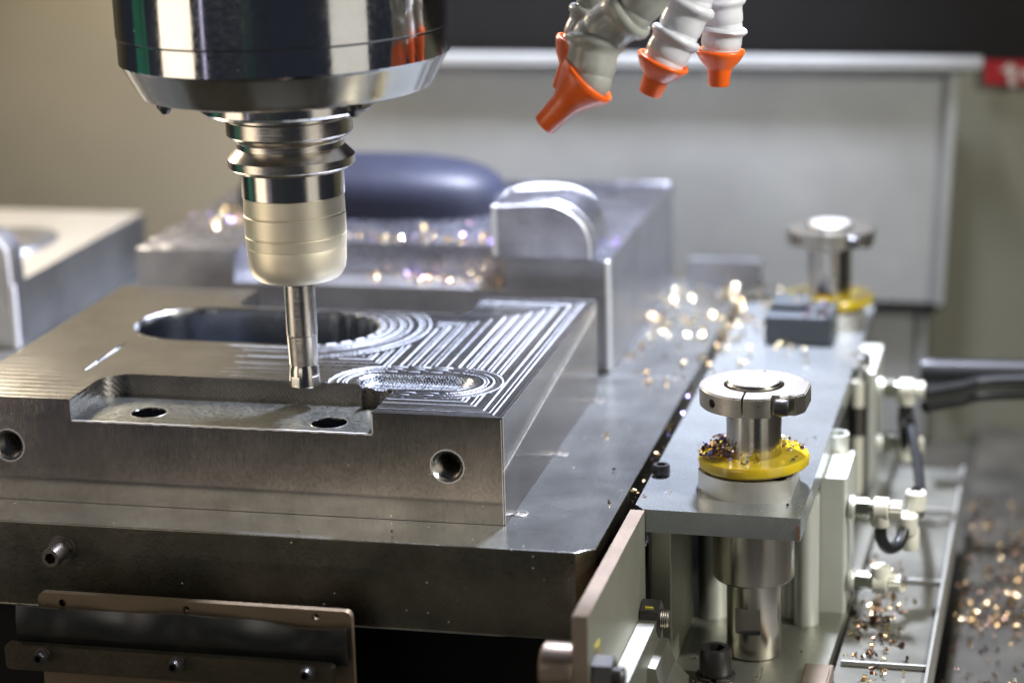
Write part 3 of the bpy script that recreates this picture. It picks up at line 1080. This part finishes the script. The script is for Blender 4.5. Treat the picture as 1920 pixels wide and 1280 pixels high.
t = thing('riser_block', 'stepped pale steel riser with a curved end beside the bracket', 'block', (70, 0, -205))
obj('riser', prism([(-60, -107.5), (36, -107.5), (36, -205), (-60, -205)], 62.9, 71.8, 'YZ'), M['lower'], t, bevel=0.6)
prof = [(-70, -121), (30, -121), (33, -122)]
obj('cheek', prism([(71.9, -121), (76, -121.5), (77, -127), (79, -133), (83, -138), (86, -141), (86, -160), (71.9, -160)], -10, 30, 'XZ'), M['lower'], t, bevel=0.4)
t = thing('support_block', 'pale flat steel support under the guide plate corner', 'block', (70, 85, -149))
obj('block_body', box(63, 74, 50, 120, -148.6, -69.2), M['bracketside'], t, bevel=0.6)
obj('shim', box(62.9, 64, 46.5, 49.8, -148.6, -69.2), M['graybolt'], t)

# ------------------------------------------------------------------ lower plate with its bolt and pads
t = thing('lower_plate', 'grey steel lower plate that the cylinders and posts stand on', 'plate', (110, 150, -165))
obj('plate', prism([(72, -60), (148, -60), (152.5, 115), (155.5, 160), (160, 460), (63, 460), (63, 36), (72, 36)], -166, -149), M['lower'], t, bevel=0.7)
obj('pad', box(89, 119.5, 20, 61, -148.9, -146.4), M['lower'], t, bevel=0.5)
bt = thing('socket_head_bolt', 'large black socket head bolt on the pad at the bottom edge', 'bolt', (97.4, 44, -146.4))
obj('bolt_head', socket_head((97.4, 44, -144.6), 8.4, 14.0), M['bolt'], bt, angle=30)
obj('split_washer', lathe([(9.8, -146.3), (10.2, -145.9), (10.2, -145.0), (9.6, -144.7)], (97.4, 44, 0), 48, a0=-80, a1=262), M['bolt'], bt)
t = thing('stop_block', 'small brown steel stop block at the bottom edge right of the big bolt', 'block', (147.5, 40, -150))
obj('block_body', box(140.5, 155.5, 10, 66, -158, -145), M['bracket'], t, bevel=0.8)
obj('wear_pad', box(142, 154, 15, 60, -144.9, -144.2), M['bracket'], t, bevel=0.2)


# ------------------------------------------------------------------ air cylinders with fittings
def rr(x0, x1, y0, y1, r, n=8):
    pts = []
    for cx, cy, a0 in ((x1 - r, y1 - r, 0), (x0 + r, y1 - r, 90), (x0 + r, y0 + r, 180), (x1 - r, y0 + r, 270)):
        for i in range(n + 1):
            a = R(a0 + 90 * i / n)
            pts.append((cx + r * math.cos(a), cy + r * math.sin(a)))
    return pts


def fitting(t, x, y, z, tee=False, down=True):
    obj('gasket', lathe([(6.3, 0), (6.6, 0.6), (6.6, 2.6), (6.3, 3.2)], (x, y, z), 32, axis='X'), M['alubody'], t)
    hx = obj('hex_nipple', prism(hexpts(5.6, y, z, 14), x + 4, x + 10.5, 'YZ'), M['brass'], t, bevel=0.4)
    obj('collar', lathe([(4.6, 3.2), (4.6, 14)], (x, y, z), 28, axis='X'), M['brass'], hx)
    b_ = obj('elbow_body', lathe([(5.6, 13), (6.4, 13.6), (6.4, 20.5), (5.8, 21.2)], (x, y, z), 32, axis='X'), M['white'], t)
    s_ = -1 if down else 1
    obj('outlet', lathe([(5.6, 0), (5.6, s_ * 8), (5.0, s_ * 9.5)], (x + 17, y, z), 32), M['white'], b_)
    cp = []
    for i in range(48):
        r_ = 4.9 if i % 4 < 2 else 4.4
        cp.append((y + r_ * math.cos(2 * math.pi * i / 48), z + r_ * math.sin(2 * math.pi * i / 48)))
    obj('knurled_cap', prism(cp, x + 22, x + 28, 'YZ'), M['white'], b_, angle=25)
    return b_


t = thing('air_cylinder', 'front extruded aluminium air cylinder behind the guide post with white fittings', 'cylinder', (120, 160, -149), 'air cylinders under the guide plate')
pts = rr(78, 136, 126, 190, 4)
obj('body', prism(rr(80, 130, 136, 190, 5), -148.8, -74.5), M['alubody'], t, angle=30)
for cx, cy, r_ in ((83, 133, 8.0), (134, 130, 6.8), (124.5, 138, 5.5)):
    cb = lathe([(r_, -148.8), (r_, -75)], (cx, cy, 0), 40)
    bmesh.ops.recalc_face_normals(cb, faces=cb.faces[:])
    hb = lathe([(r_ * 0.62, -80), (r_ * 0.62, -70)], (cx, cy, 0), 28)
    obj('corner_post', boolean(cb, [hb]), M['alubody'], t, angle=30)
    obj('post_screw', socket_head((cx, cy, -80), r_ * 0.58, 3.2), M['bolt'], t, angle=30)
side = prism(rr(138, 153.6, 146, 196, 2), -148.8, -71.5)
bmesh.ops.recalc_face_normals(side, faces=side.faces[:])
obj('side_block', side, M['alubody'], t, angle=30)
cb = lathe([(11, -148.8), (11, -71.2)], (139, 170, 0), 48)
bmesh.ops.recalc_face_normals(cb, faces=cb.faces[:])
obj('bore_tube', boolean(cb, [lathe([(8.4, -90), (8.4, -60)], (139, 170, 0), 40)]), M['alubody'], t, angle=30)
cb = lathe([(7, -148.8), (7, -62)], (143, 197, 0), 40)
bmesh.ops.recalc_face_normals(cb, faces=cb.faces[:])
obj('corner_post', boolean(cb, [lathe([(5.4, -70), (5.4, -55)], (143, 197, 0), 40)]), M['alubody'], t, angle=30)
fitting(t, 154.6, 152, -89.5)
fitting(t, 154.6, 152, -131.5, down=False)

t = thing('air_cylinder', 'rear blurred aluminium air cylinder with a dark band on its tube', 'cylinder', (145, 330, -149), 'air cylinders under the guide plate')
obj('body', prism(rr(118, 154.5, 322, 380, 3), -148.8, -60), M['alubody'], t, angle=30)
obj('sight_tube', lathe([(5.5, -148), (5.5, -64)], (145, 312, 0), 36), M['white'], t)
obj('dark_band', lathe([(5.8, -98), (5.8, -80)], (145, 312, 0), 36), M['graybolt'], t)
obj('side_rail', box(150.5, 155.5, 306, 321.5, -148.8, -57), M['alubody'], t, bevel=1)
obj('speed_screw', lathe([(4, -63.8), (4, -57), (6, -56.5), (6, -50), (4.5, -48.5)], (146, 316, 0), 30), M['edge'], t)
obj('lock_nut', prism(hexpts(5, 139, 316, 10), -63.8, -59, 'XY'), M['bolt'], t, bevel=0.5)
fitting(t, 156, 322, -71.5)
fitting(t, 156, 322, -107)

# tee fitting and hoses
t = thing('hose_fitting', 'white elbow pair at the hose loop beside the front cylinder', 'fitting', (186, 180, -100))
obj('elbow_body', lathe([(5.0, 0), (5.8, 1), (5.8, 10), (5.0, 11)], (188, 186, -101), 32), M['white'], t)
obj('elbow_body', lathe([(5.6, 0), (6, 1), (6, 10), (5.2, 11)], (184, 176, -111), 32), M['white'], t)
obj('outlet', lathe([(4.6, 0), (4.9, 1), (4.9, 12), (4.2, 13)], (186, 178, -121), 32), M['white'], t)
obj('release_ring', lathe([(4.9, 0), (4.9, 3)], (188, 186, -104.2), 32), M['edge'], t)
t = thing('air_hose', 'black air hose hanging down from the rear fitting to the elbow pair', 'hose', (180, 330, -80), 'black air hoses')
obj('hose', tube([(173, 322, -82), (176, 318, -92), (181, 290, -100), (187, 240, -104), (188, 200, -98), (188, 186, -90)], 3.1), M['hose'], t)
t = thing('air_hose', 'black air hose loop curling under the front white fitting', 'hose', (175, 160, -105), 'black air hoses')
obj('hose', tube([(171.6, 152, -99), (171.8, 153, -106), (175, 156, -113), (180, 164, -114), (183, 172, -108), (184, 176, -102)], 3.3), M['hose'], t)
t = thing('air_hose', 'thin black hose crossing from the rear fitting to the lower one', 'hose', (175, 322, -95), 'black air hoses')
obj('hose', tube([(172, 322, -80), (171, 320, -90), (173, 316, -100), (173, 322, -116)], 2.8), M['hose'], t)
for k, (zz, rr_, lb) in enumerate(((-74, 3.6, 'upper grey black hose running right from the rear fitting'), (-82.5, 3.6, 'lower grey black hose running right from the rear fitting'))):
    t = thing('air_hose', lb, 'hose', (190, 330, zz), 'black air hoses')
    obj('hose', tube([(184, 322, zz), (205, 340, zz), (225, 352, zz + 1), (300, 360, zz + 2), (420, 362, zz + 2)], rr_), M['hose'], t)
t = thing('cable_duct', 'thick black cable duct running off to the right edge', 'duct', (190, 400, -80))
obj('duct', tube([(182, 392, -80), (240, 396, -80), (420, 400, -78)], 8.6, 24), M['hose'], t)
obj('duct_end', lathe([(9.4, 178), (9.4, 184)], (0, 392, -80), 32, axis='X'), M['hose'], t)

# ------------------------------------------------------------------ chip tray at the lower right
t = thing('chip_tray', 'dull tray with a rail and three cross bars holding scattered chips', 'tray', (185, 200, -175))
obj('tray_bed', prism([(152, -40), (200, -40), (203, 420), (162, 420)], -158, -153.4), M['traybed'], t, bevel=0.5)
obj('side_rail', prism([(200.4, -40), (202.0, -40), (205.0, 420), (203.4, 420)], -176, -150.5), M['acrylic'], t, bevel=0.3)
for yy in (84, 208, 330):
    obj('cross_bar', box(157, 200.6 + yy * 0.007, yy, yy + 2.4, -153.2, -150.2), M['acrylic'], t, bevel=0.4)
t = thing('floor_step', 'dark oily steel step between the tray and the right wall', 'step', (300, 350, -209))
obj('step_top', box(206.5, 800, -60, 655, -209.5, -196), M['darkfloor'], t, bevel=1)

# ------------------------------------------------------------------ clamped wiper at the lower left
t = thing('wiper_assembly', 'tan support plate with a black rubber wiper clamped by a dark bar', 'wiper', (-145, -60, -120))
bm = prism(rr(-222.5, -61.5, -235, -80.3, 3.5), -62, -58, 'XZ')
bm = boolean(bm, [lathe([(1.9, -70), (1.9, -50)], (xx, 0, zz), 24, axis='Y') for xx, zz in ((-209.5, -85.0), (-145, -84.4), (-79.5, -84.0))])
obj('support_plate', bm, M['tan'], t, bevel=0.0, angle=30)
bm = bmesh.new()
nX = 60
top_, low_ = [], []
for i in range(nX + 1):
    u = i / nX
    xx = -232.5 + 169.5 * u
    zt_ = -86.2 - 2.4 * math.sin(u * 9.5 - 0.5) * (0.3 + u) * 0.55 - 0.8 * u - 1.0 * math.sin(u * 23) * 0.3
    yt_ = -65.5 - 1.4 * math.sin(u * 15) - 0.5 * math.sin(u * 31 + 1)
    row = []
    for j in range(9):
        v = j / 8
        zz = zt_ * (1 - v) + (-106) * v
        pinch = sum(math.exp(-((xx - s) / 7) ** 2) for s in (-215.8, -146.2, -79.8))
        yy = yt_ * (1 - v) + (-66.5) * v - 1.6 * math.sin(v * 3.14) * (1 - 0.9 * pinch)
        row.append((xx, yy, zz))
    top_.append(row)
V = [[bm.verts.new(p_) for p_ in row] for row in top_]
V2 = [[bm.verts.new((p_[0], p_[1] + 2.2, p_[2])) for p_ in row] for row in top_]
for i in range(nX):
    for j in range(8):
        bm.faces.new((V[i][j], V[i + 1][j], V[i + 1][j + 1], V[i][j + 1]))
        bm.faces.new((V2[i][j], V2[i][j + 1], V2[i + 1][j + 1], V2[i + 1][j]))
    bm.faces.new((V[i][0], V2[i][0], V2[i + 1][0], V[i + 1][0]))
for j in range(8):
    for r_ in (0, nX):
        bm.faces.new((V[r_][j], V[r_][j + 1], V2[r_][j + 1], V2[r_][j]))
obj('rubber_wiper', bm, M['rubber'], t, angle=60)
bar = obj('clamp_bar', prism(rr(-236, -67.5, -116.2, -103, 2.4), -75, -70.5, 'XZ'), M['bar'], t, bevel=0.5)
for xx in (-215.8, -146.2, -79.8):
    zz = -107.2 + (xx + 215) * 0.006
    obj('washer', lathe([(3.8, -75.1), (3.8, -76)], (xx, 0, zz), 28, axis='Y'), M['graybolt'], bar)
    obj('socket_screw', socket_head((xx, -76, zz), 3.1, 5.5, 'Y', -1), M['bolt'], bar, angle=30)

# ------------------------------------------------------------------ spindle, holder, end mill (all on one axis)
AX, AY = -114.0, 42.0
TILT = Matrix.Rotation(R(-0.65), 4, 'Y')


def tilt(o):
    """lean the thing by the tiny angle the spindle has in the photograph, about the tool tip"""
    piv = Vector((AX, AY, 0)) * S
    mm = Matrix.Translation(piv) @ TILT @ Matrix.Translation(-piv) @ Matrix.Translation(o.location)
    o.matrix_world = mm


t = thing('spindle_head', 'polished steel spindle with a tapered nose at the upper left', 'spindle', (AX, AY, 145))
obj('housing', lathe([(82.0, 183.6), (82.3, 183.9), (82.3, 330)], (AX, AY, 0), 160), M['chrome'], t, angle=12)
obj('nose_ring', lathe([(81.6, 183.4), (81.9, 182.8), (81.9, 170.5), (81.2, 169.6)], (AX, AY, 0), 160), M['chrome'], t, angle=12)
obj('nose_cone', lathe([(81.0, 169.4), (80.4, 168.6), (74.0, 157.0), (72.0, 153.8), (68.5, 152.6), (44, 152.4)], (AX, AY, 0), 160), M['nose'], t, angle=12)
obj('inner_ring', lathe([(43.5, 152.3), (43.5, 144.6), (42.0, 143.0), (33.5, 142.6)], (AX, AY, 0), 120), M['nose'], t)
for a in (214, 319, 100):
    px_, py_ = AX + 62 * math.cos(R(a)), AY + 62 * math.sin(R(a))
    obj('coolant_jet', lathe([(4.0, 153), (4.0, 149.5), (1.6, 146.2)], (px_, py_, 0), 20), M['bolt'], t)
tilt(t)
t = thing('tool_holder', 'grooved steel tool holder with a pale gold collet nut under the spindle', 'tool holder', (AX, AY, 55))
obj('gripper_flange', lathe([(29, 144), (30.4, 143.2), (30.4, 139.6), (31.6, 139.0), (31.7, 132.0), (30.9, 130.8), (27.2, 128.3), (26.9, 127.6), (26.9, 124.8),
                      (27.3, 124.3), (31.0, 120.6), (31.9, 119.6), (31.9, 115.6), (31.2, 114.8), (28.4, 113.2), (26.4, 112.9)], (AX, AY, 0), 128), M['holder'], t, angle=12)
obj('sleeve', lathe([(26.0, 113), (26.0, 100.4), (25.4, 100.0)], (AX, AY, 0), 128), M['rod'], t)
nt_ = obj('collet_nut', lathe([(25.2, 100.2), (25.5, 99.8), (25.6, 91.6), (25.3, 91.2), (25.3, 90.9), (25.7, 90.4), (25.7, 81.0), (25.3, 80.6), (25.3, 80.2),
                         (25.6, 79.8), (25.4, 74.6), (25.1, 74.3), (25.1, 74.0), (25.2, 73.6), (24.9, 66), (24.2, 62.0), (22.4, 58.8), (20.8, 57.4), (18.5, 56.8), (12, 56.6)],
                        (AX, AY, 0), 128), M['nut'], t, angle=22)
obj('collet_seal', lathe([(13.6, 56.7), (13.6, 55.6), (11, 54.6), (8.2, 54.5)], (AX, AY, 0), 64), M['black'], nt_)
tilt(t)
t = thing('end_mill', 'slim steel end mill with a flared cutting head touching the front block', 'milling cutter', (AX, AY, 0))
obj('shank', lathe([(8.0, 56), (8.0, 27.6), (7.7, 27.2)], (AX, AY, 0), 64), M['carbide'], t)
obj('neck', lathe([(7.75, 27.0), (7.7, 26.6), (7.35, 12.4), (7.3, 11.8)], (AX, AY, 0), 64), M['carbide'], t)
hd = [(6.8, 11.7), (6.8, 11.0), (7.4, 9.6), (7.9, 3.0), (8.1, 0.9), (7.6, 0.2), (2, 0.9)]
obj('cutting_head', lathe(hd, (AX, AY, 0), 64), M['rod'], t, angle=25)
for a in (250, 335, 70, 160):
    cx_, cy_ = AX + 7.3 * math.cos(R(a)), AY + 7.3 * math.sin(R(a))
    bm = box(-2.6, 2.6, -0.7, 1.0, 0.0, 5.6)
    bmesh.ops.rotate(bm, verts=bm.verts[:], cent=(0, 0, 0), matrix=Matrix.Rotation(R(a + 90), 3, 'Z'))
    bmesh.ops.translate(bm, verts=bm.verts[:], vec=(cx_, cy_, 0.4))
    obj('cutting_insert', bm, M['edge'], t, bevel=0.3)
tilt(t)

# ------------------------------------------------------------------ coolant hoses with orange nozzles
def frame_to(p, d):
    q = Vector(d).normalized().to_track_quat('Z', 'Y')
    return Matrix.Translation(Vector(p)) @ q.to_matrix().to_4x4()


def seg_mesh(p, d, rad, length):
    """one ball-and-socket segment of a segmented coolant hose pointing along d"""
    bm = lathe([(rad * 0.70, -length * 0.18), (rad * 0.92, 0), (rad * 1.04, length * 0.2), (rad * 1.06, length * 0.4), (rad * 1.04, length * 0.58), (rad * 1.08, length * 0.72),
                (rad * 1.20, length * 0.78), (rad * 1.28, length * 0.88), (rad * 1.24, length * 0.98), (rad * 1.12, length * 1.04), (rad * 0.98, length * 1.02), (rad * 0.84, length * 0.9)], (0, 0, 0), 48)
    bm.transform(frame_to(p, d))
    return bm


def ball_mesh(p, r):
    bm = bmesh.new()
    bmesh.ops.create_uvsphere(bm, u_segments=32, v_segments=20, radius=r, matrix=Matrix.Translation(Vector(p)))
    return bm


def nozzle_hose(label, tip, joints, rad, mat, tiplen):
    """tip: end of nozzle; joints: ball centres from the nozzle upward"""
    t = thing('coolant_hose', label, 'coolant hose', joints[-1], 'segmented coolant hoses')
    J = [Vector(j) for j in joints]
    tp = Vector(tip)
    d = (J[0] - tp)
    L = d.length
    r = rad
    if tiplen < 28:
        fl_ = [(r * 0.34, 0.6), (r * 0.50, 0), (r * 0.56, 0.6), (r * 0.63, L * 0.46), (r * 0.70, L * 0.52), (r * 1.02, L * 0.70)]
    else:
        fl_ = [(r * 0.34, 0.6), (r * 0.47, 0), (r * 0.52, 0.6), (r * 0.60, L * 0.45), (r * 0.76, L * 0.58), (r * 1.04, L * 0.76)]
    bm = lathe(fl_ + [ (r * 1.24, L * 0.90), (r * 1.30, L * 0.965), (r * 1.26, L * 1.02),
                (r * 1.14, L * 1.03), (r * 1.02, L * 0.97), (r * 0.8, L * 0.75)], (0, 0, 0), 56, cap=False)
    bm.transform(frame_to(tp, d))
    obj('orange_nozzle', bm, M['orange'], t, angle=60)
    for i in range(len(J) - 1):
        a, b_ = J[i], J[i + 1]
        dd = b_ - a
        s_ = obj('segment', seg_mesh(a, dd, r, dd.length), mat, t, angle=50)
        obj('ball_joint', ball_mesh(a, r * 1.0), mat, s_)
    return t


nozzle_hose('nearest coolant hose with the big orange nozzle pointing lower left', (19.5, 20, 140.5), [(41.5, 20, 163.0), (44.5, 24, 182.0), (62, 22, 195), (78, 22, 214), (90, 24, 236)], 11.2, M['greydark'], 30)
nozzle_hose('mostly hidden coolant hose behind the nearest one, orange rim showing', (20.0, 60, 151), [(29.5, 60, 174), (36, 62, 189), (42, 64, 207), (48, 66, 228)], 9.6, M['greydark'], 26)
nozzle_hose('middle coolant hose with an orange nozzle pointing down left', (63.5, 60, 149.5), [(70.5, 60, 166), (77.0, 62, 178.5), (83.5, 64, 193.5), (88, 66, 212)], 10.2, M['grey'], 24)
nozzle_hose('rightmost coolant hose with an orange nozzle pointing straight down', (91.5, 100, 147.5), [(92.5, 100, 165.5), (94, 100, 177), (93.0, 100, 191), (90, 100, 210)], 9.6, M['grey'], 22)

# ------------------------------------------------------------------ chips
def chip_bm(k, p=(0, 0, 0), rot=None, s=1.0, bm=None):
    bm = bm or bmesh.new()
    rnd = random.Random(k)
    rad = rnd.uniform(1.0, 1.5) * s
    w_ = rnd.uniform(1.2, 2.1) * s
    arc = rnd.uniform(110, 210)
    pitch = rnd.uniform(0.3, 1.4) * s
    n = 6
    th = 0.16 * s
    mt = Matrix.Translation(Vector(p)) @ (rot or Matrix.Identity(4))
    rows = []
    for i in range(n + 1):
        a = R(arc * i / n)
        ta = 1 - 0.6 * abs(i / n - 0.4)
        for_ = []
        for rr_, ww in ((rad, -1), (rad, 1), (rad - th, 1), (rad - th, -1)):
            for_.append(bm.verts.new(mt @ Vector((rr_ * math.cos(a), ww * w_ * 0.5 * ta + pitch * i / n, rr_ * math.sin(a)))))
        rows.append(for_)
    for A, B in zip(rows, rows[1:]):
        for i in range(4):
            j = (i + 1) % 4
            bm.faces.new((A[i], A[j], B[j], B[i]))
    bm.faces.new(rows[0])
    bm.faces.new(rows[-1])
    return bm


chip_protos = []
for k in range(8):
    bm = chip_bm(k)
    for v in bm.verts:
        v.co *= S
    me = bpy.data.meshes.new('metal_chip')
    bm.to_mesh(me)
    bm.free()
    for mi in range(4):
        m2 = me.copy()
        m2.materials.append(chipmats[mi])
        chip_protos.append(m2)
    bpy.data.meshes.remove(me)

rc = random.Random(11)


def put_chip(x, y, z, label, group, s=1.0, mats=(0, 1, 2, 3)):
    me = chip_protos[rc.randrange(8) * 4 + rc.choice(mats)]
    o = bpy.data.objects.new('metal_chip', me)
    col.objects.link(o)
    o.location = (x * S, y * S, z * S)
    o.rotation_euler = (rc.uniform(-0.7, 0.7) + (math.pi if rc.random() < .35 else 0), rc.uniform(-0.6, 0.6), rc.uniform(0, 6.28))
    s *= rc.uniform(0.75, 1.25)
    o.scale = (s, s, s)
    tag(o, label, 'metal chip', group)


PL = 'small curled metal chip lying loose on the long guide plate'
BL = 'small curled metal chip lying loose on the base plates'
# heap on the yellow washer of the front post
for i in range(76):
    a = R(rc.uniform(125, 225))
    r_ = rc.uniform(16.5, 27) if rc.random() < .8 else rc.uniform(16, 20)
    put_chip(111.5 + r_ * math.cos(a), 85 + r_ * math.sin(a), -38.6 + rc.uniform(0, 6.0) * (1 - abs(r_ - 20) / 9), 'dark curled chip heaped on the left of the front yellow washer', 'chips heaped left on the yellow washer', 1.3, (3, 2, 3, 2, 0, 1))
for i in range(20):
    a = R(rc.uniform(10, 62))
    r_ = rc.uniform(17, 27)
    put_chip(111.5 + r_ * math.cos(a), 85 + r_ * math.sin(a), -38.8 + rc.uniform(0, 1.6), 'dark curled chip on the right of the front yellow washer', 'chips on the right of the yellow washer', 0.9, (3, 2, 0, 1))
for a_, r_ in ((236, 19), (246, 17), (262, 19), (268, 21), (281, 17), (286, 18), (222, 21), (230, 24), (330, 25), (345, 24)):
    put_chip(111.5 + r_ * math.cos(R(a_)), 85 + r_ * math.sin(R(a_)), -38.3, 'bronze chip resting at the front of the yellow washer', 'chips in front of the rod on the yellow washer', 1.0)
for dx, dy in ((-17.5, -16), (-15, -17), (15, -18), (11.5, -19.5)):
    put_chip(111.5 + dx, 85 + dy, -46.4, 'curled chip caught in a screw hole of the aluminium ring', 'chips in the ring screw holes', 0.9)
CH = [(-57.5, 518.6), (-2.3, 517.1), (6.7, 515.0), (13.1, 517.9), (7.5, 478.6), (1.4, 459.8), (23.4, 465.6), (11.5, 449.4), (35.5, 512.9), (39.5, 490.2), (56.1, 469.9), (46.6, 476.1), (47.6, 461.4), (53.1, 457.7), (52.4, 419.1), (58.8, 424.1), (64.0, 416.5), (48.2, 404.7), (68.9, 387.2), (41.9, 372.9), (50.6, 371.5), (58.2, 366.0), (49.8, 343.0), (62.7, 334.7), (94.1, 354.1), (100.2, 352.4), (103.3, 340.3), (107.2, 326.0), (40.4, 300.9), (5.8, 404.4), (0.9, 405.2), (1.1, 310.9), (123.2, 387.9), (125.1, 439.9), (19.2, 268.4), (31.0, 256.3), (35.6, 256.9), (42.8, 271.7), (20.5, 153.0), (25.9, 176.9), (37.5, 90.3), (59.5, 58.4), (44.7, 41.9), (58.5, 358.7), (61, 300), (60, 280)]
for x_, y_ in CH:
    onp = x_ > 56
    far = y_ > 250
    for q in range(2 if far else 1):
        put_chip(x_ + rc.uniform(-6, 6) * far, y_ + rc.uniform(-6, 6) * far, (-55.6 if onp else -54.0), PL if onp else BL,
                 'loose chips on the guide plate' if onp else 'loose chips on the base plates', 1.5 if far else 1.0, (1, 0, 1) if far else (0, 1, 2, 3))
# chips in the gap and along it
for i in range(26):
    y_ = rc.uniform(30, 290)
    put_chip(53.6 + rc.uniform(-1.6, 1.6), y_, -57.5 + rc.uniform(-2, 2.4), 'shiny chip wedged in the gap beside the guide plate', 'chips wedged in the plate gap', 1.0, (0, 1, 1, 2))
for i in range(14):
    put_chip(rc.uniform(60, 136), rc.uniform(40, 180), -55.8, PL, 'loose chips on the guide plate', 0.6)
for i in range(14):
    put_chip(rc.uniform(84, 122), rc.uniform(360, 398), -36.8 if rc.random() < .5 else -33, 'blurred chip lying on the slate grey block', 'chips on the slate grey block', 1.1)
for x_, y_ in ((-98, -26), (-52, -20)):
    put_chip(x_, y_, -54.0, 'lone bronze chip on the front edge of the base plate', 'chips on the front ledge', 0.8, (0,))
RB = [(-266.6, 361.8), (-279.6, 385.6), (-271.7, 386.4), (-267.4, 370.0), (-256.2, 327.4), (-184.3, 358.0), (-165.3, 330.0), (-156.7, 318.7), (-149.5, 318.0), (-142.4, 317.3), (-129.9, 315.7), (-121.8, 330.4), (-106.2, 317.0), (-135.9, 346.4), (-104.0, 355.9), (-46.9, 441.9), (-14.1, 486.2), (-3.3, 317.5), (-4.4, 329.7), (-100, 318), (-90, 322), (-78, 360)]
for x_, y_ in RB:
    for q in range(1):
        put_chip(x_ + rc.uniform(-2, 2), y_ + rc.uniform(-3, 3), 16.2, 'bright blurred chip on top of the rear mould block', 'chips on top of the rear block', 1.6, (0, 1, 1, 2))
for i in range(40):
    u = rc.random() ** 1.6
    put_chip(-67 - 62 * u, rc.uniform(280, 304), -4.6 + rc.uniform(0, 8) * (1 - u), 'bronze chip heaped in the corner of the rear block pocket', 'chips heaped in the rear pocket', 1.1, (0, 1, 3, 0))
for x_, y_ in ((-151, 300), (-146, 296), (-141, 299), (-160, 303), (-137, 303), (-148, 291)):
    put_chip(x_, y_, -4.8, 'bright chip on the floor of the rear block pocket', 'chips on the rear pocket floor', 1.1, (1, 0))
for x_, y_, z_ in ((-336, 300, -54), (-339, 305, -54), (-408, 488, -10.6)):
    put_chip(x_, y_, z_, 'pinkish blurred chip near the left mould block', 'chips near the left block', 1.2, (0, 2))
for x_, y_ in ((119, 42), (84, 70), (88, 33), (84, 38), (107, 33), (136, 88), (102, 62)):
    put_chip(x_, y_, -147.6 if y_ > 61 or x_ > 120 else -145.2, 'curled chip on the lower plate near the big bolt', 'chips near the big bolt', 0.9, (0, 3))
# the swarf nobody could count: tray, step and floor at the lower right
bm = bmesh.new()
rs = random.Random(5)


def rotm():
    return (Matrix.Rotation(rs.uniform(0, 6.28), 4, 'Z') @ Matrix.Rotation(rs.uniform(-0.8, 0.8), 4, 'X') @ Matrix.Rotation(rs.uniform(0, 6.28), 4, 'Y'))


faces_mat = []
for i in range(700):
    x_ = rs.uniform(207, 300)
    y_ = 255 + 240 * rs.random() ** 1.5
    n0 = len(bm.faces)
    chip_bm(rs.randrange(8), (x_, y_, -194.8 + rs.uniform(0, 1.5)), rotm(), rs.uniform(0.9, 1.5), bm)
    bm.faces.ensure_lookup_table()
    mi = rs.choice((0, 0, 0, 1, 3, 3, 3))
    for f in bm.faces[n0:]:
        f.material_index = mi
for i in range(150):
    x_ = rs.gauss(172, 8)
    y_ = rs.gauss(150, 45)
    if not (156 < x_ < 200) or not (-20 < y_ < 400):
        continue
    n0 = len(bm.faces)
    chip_bm(rs.randrange(8), (x_, y_, -152.2 + rs.uniform(0, 1.5)), rotm(), rs.uniform(1.0, 1.7), bm)
    bm.faces.ensure_lookup_table()
    mi = rs.choice((0, 1, 0, 3, 3))
    for f in bm.faces[n0:]:
        f.material_index = mi
for i in range(260):
    n0 = len(bm.faces)
    chip_bm(rs.randrange(8), (rs.uniform(206, 330), rs.uniform(60, 256), -194.8 + rs.uniform(0, 2)), rotm(), rs.uniform(0.9, 1.5), bm)
    bm.faces.ensure_lookup_table()
    mi = rs.choice((0, 0, 0, 1, 3, 3, 3))
    for f in bm.faces[n0:]:
        f.material_index = mi
for i in range(130):
    if i < 70:
        p_ = (rs.uniform(-225, -66), 309.5 + abs(rs.gauss(0, 10)), 15.4)
    elif i < 100:
        p_ = (rs.gauss(-270, 9), rs.gauss(365, 16), 15.4)
    else:
        p_ = (rs.uniform(-160, -66), rs.uniform(279, 305), -5)
    n0 = len(bm.faces)
    chip_bm(rs.randrange(8), p_, rotm(), rs.uniform(1.0, 1.7), bm)
    bm.faces.ensure_lookup_table()
    mi = rs.choice((0, 1, 1, 2))
    for f in bm.faces[n0:]:
        f.material_index = mi
for i in range(240):
    x_, y_ = rs.gauss(48, 28), rs.gauss(430, 60)
    if not (4 < x_ < 80) or not (300 < y_ < 515):
        continue
    n0 = len(bm.faces)
    chip_bm(rs.randrange(8), (x_, y_, -54.4 if x_ < 51 else -56.2), rotm(), rs.uniform(1.1, 1.8), bm)
    bm.faces.ensure_lookup_table()
    mi = rs.choice((0, 1, 1, 1))
    for f in bm.faces[n0:]:
        f.material_index = mi
o = obj('swarf', bm, chipmats[0], None, (240, 300, -200), angle=50)
for m_ in chipmats[1:]:
    o.data.materials.append(m_)
tag(o, 'bronze metal swarf scattered over the dark floor and tray at lower right', 'metal swarf')
o['kind'] = 'stuff'

# ------------------------------------------------------------------ tidy up
bpy.context.view_layer.update()
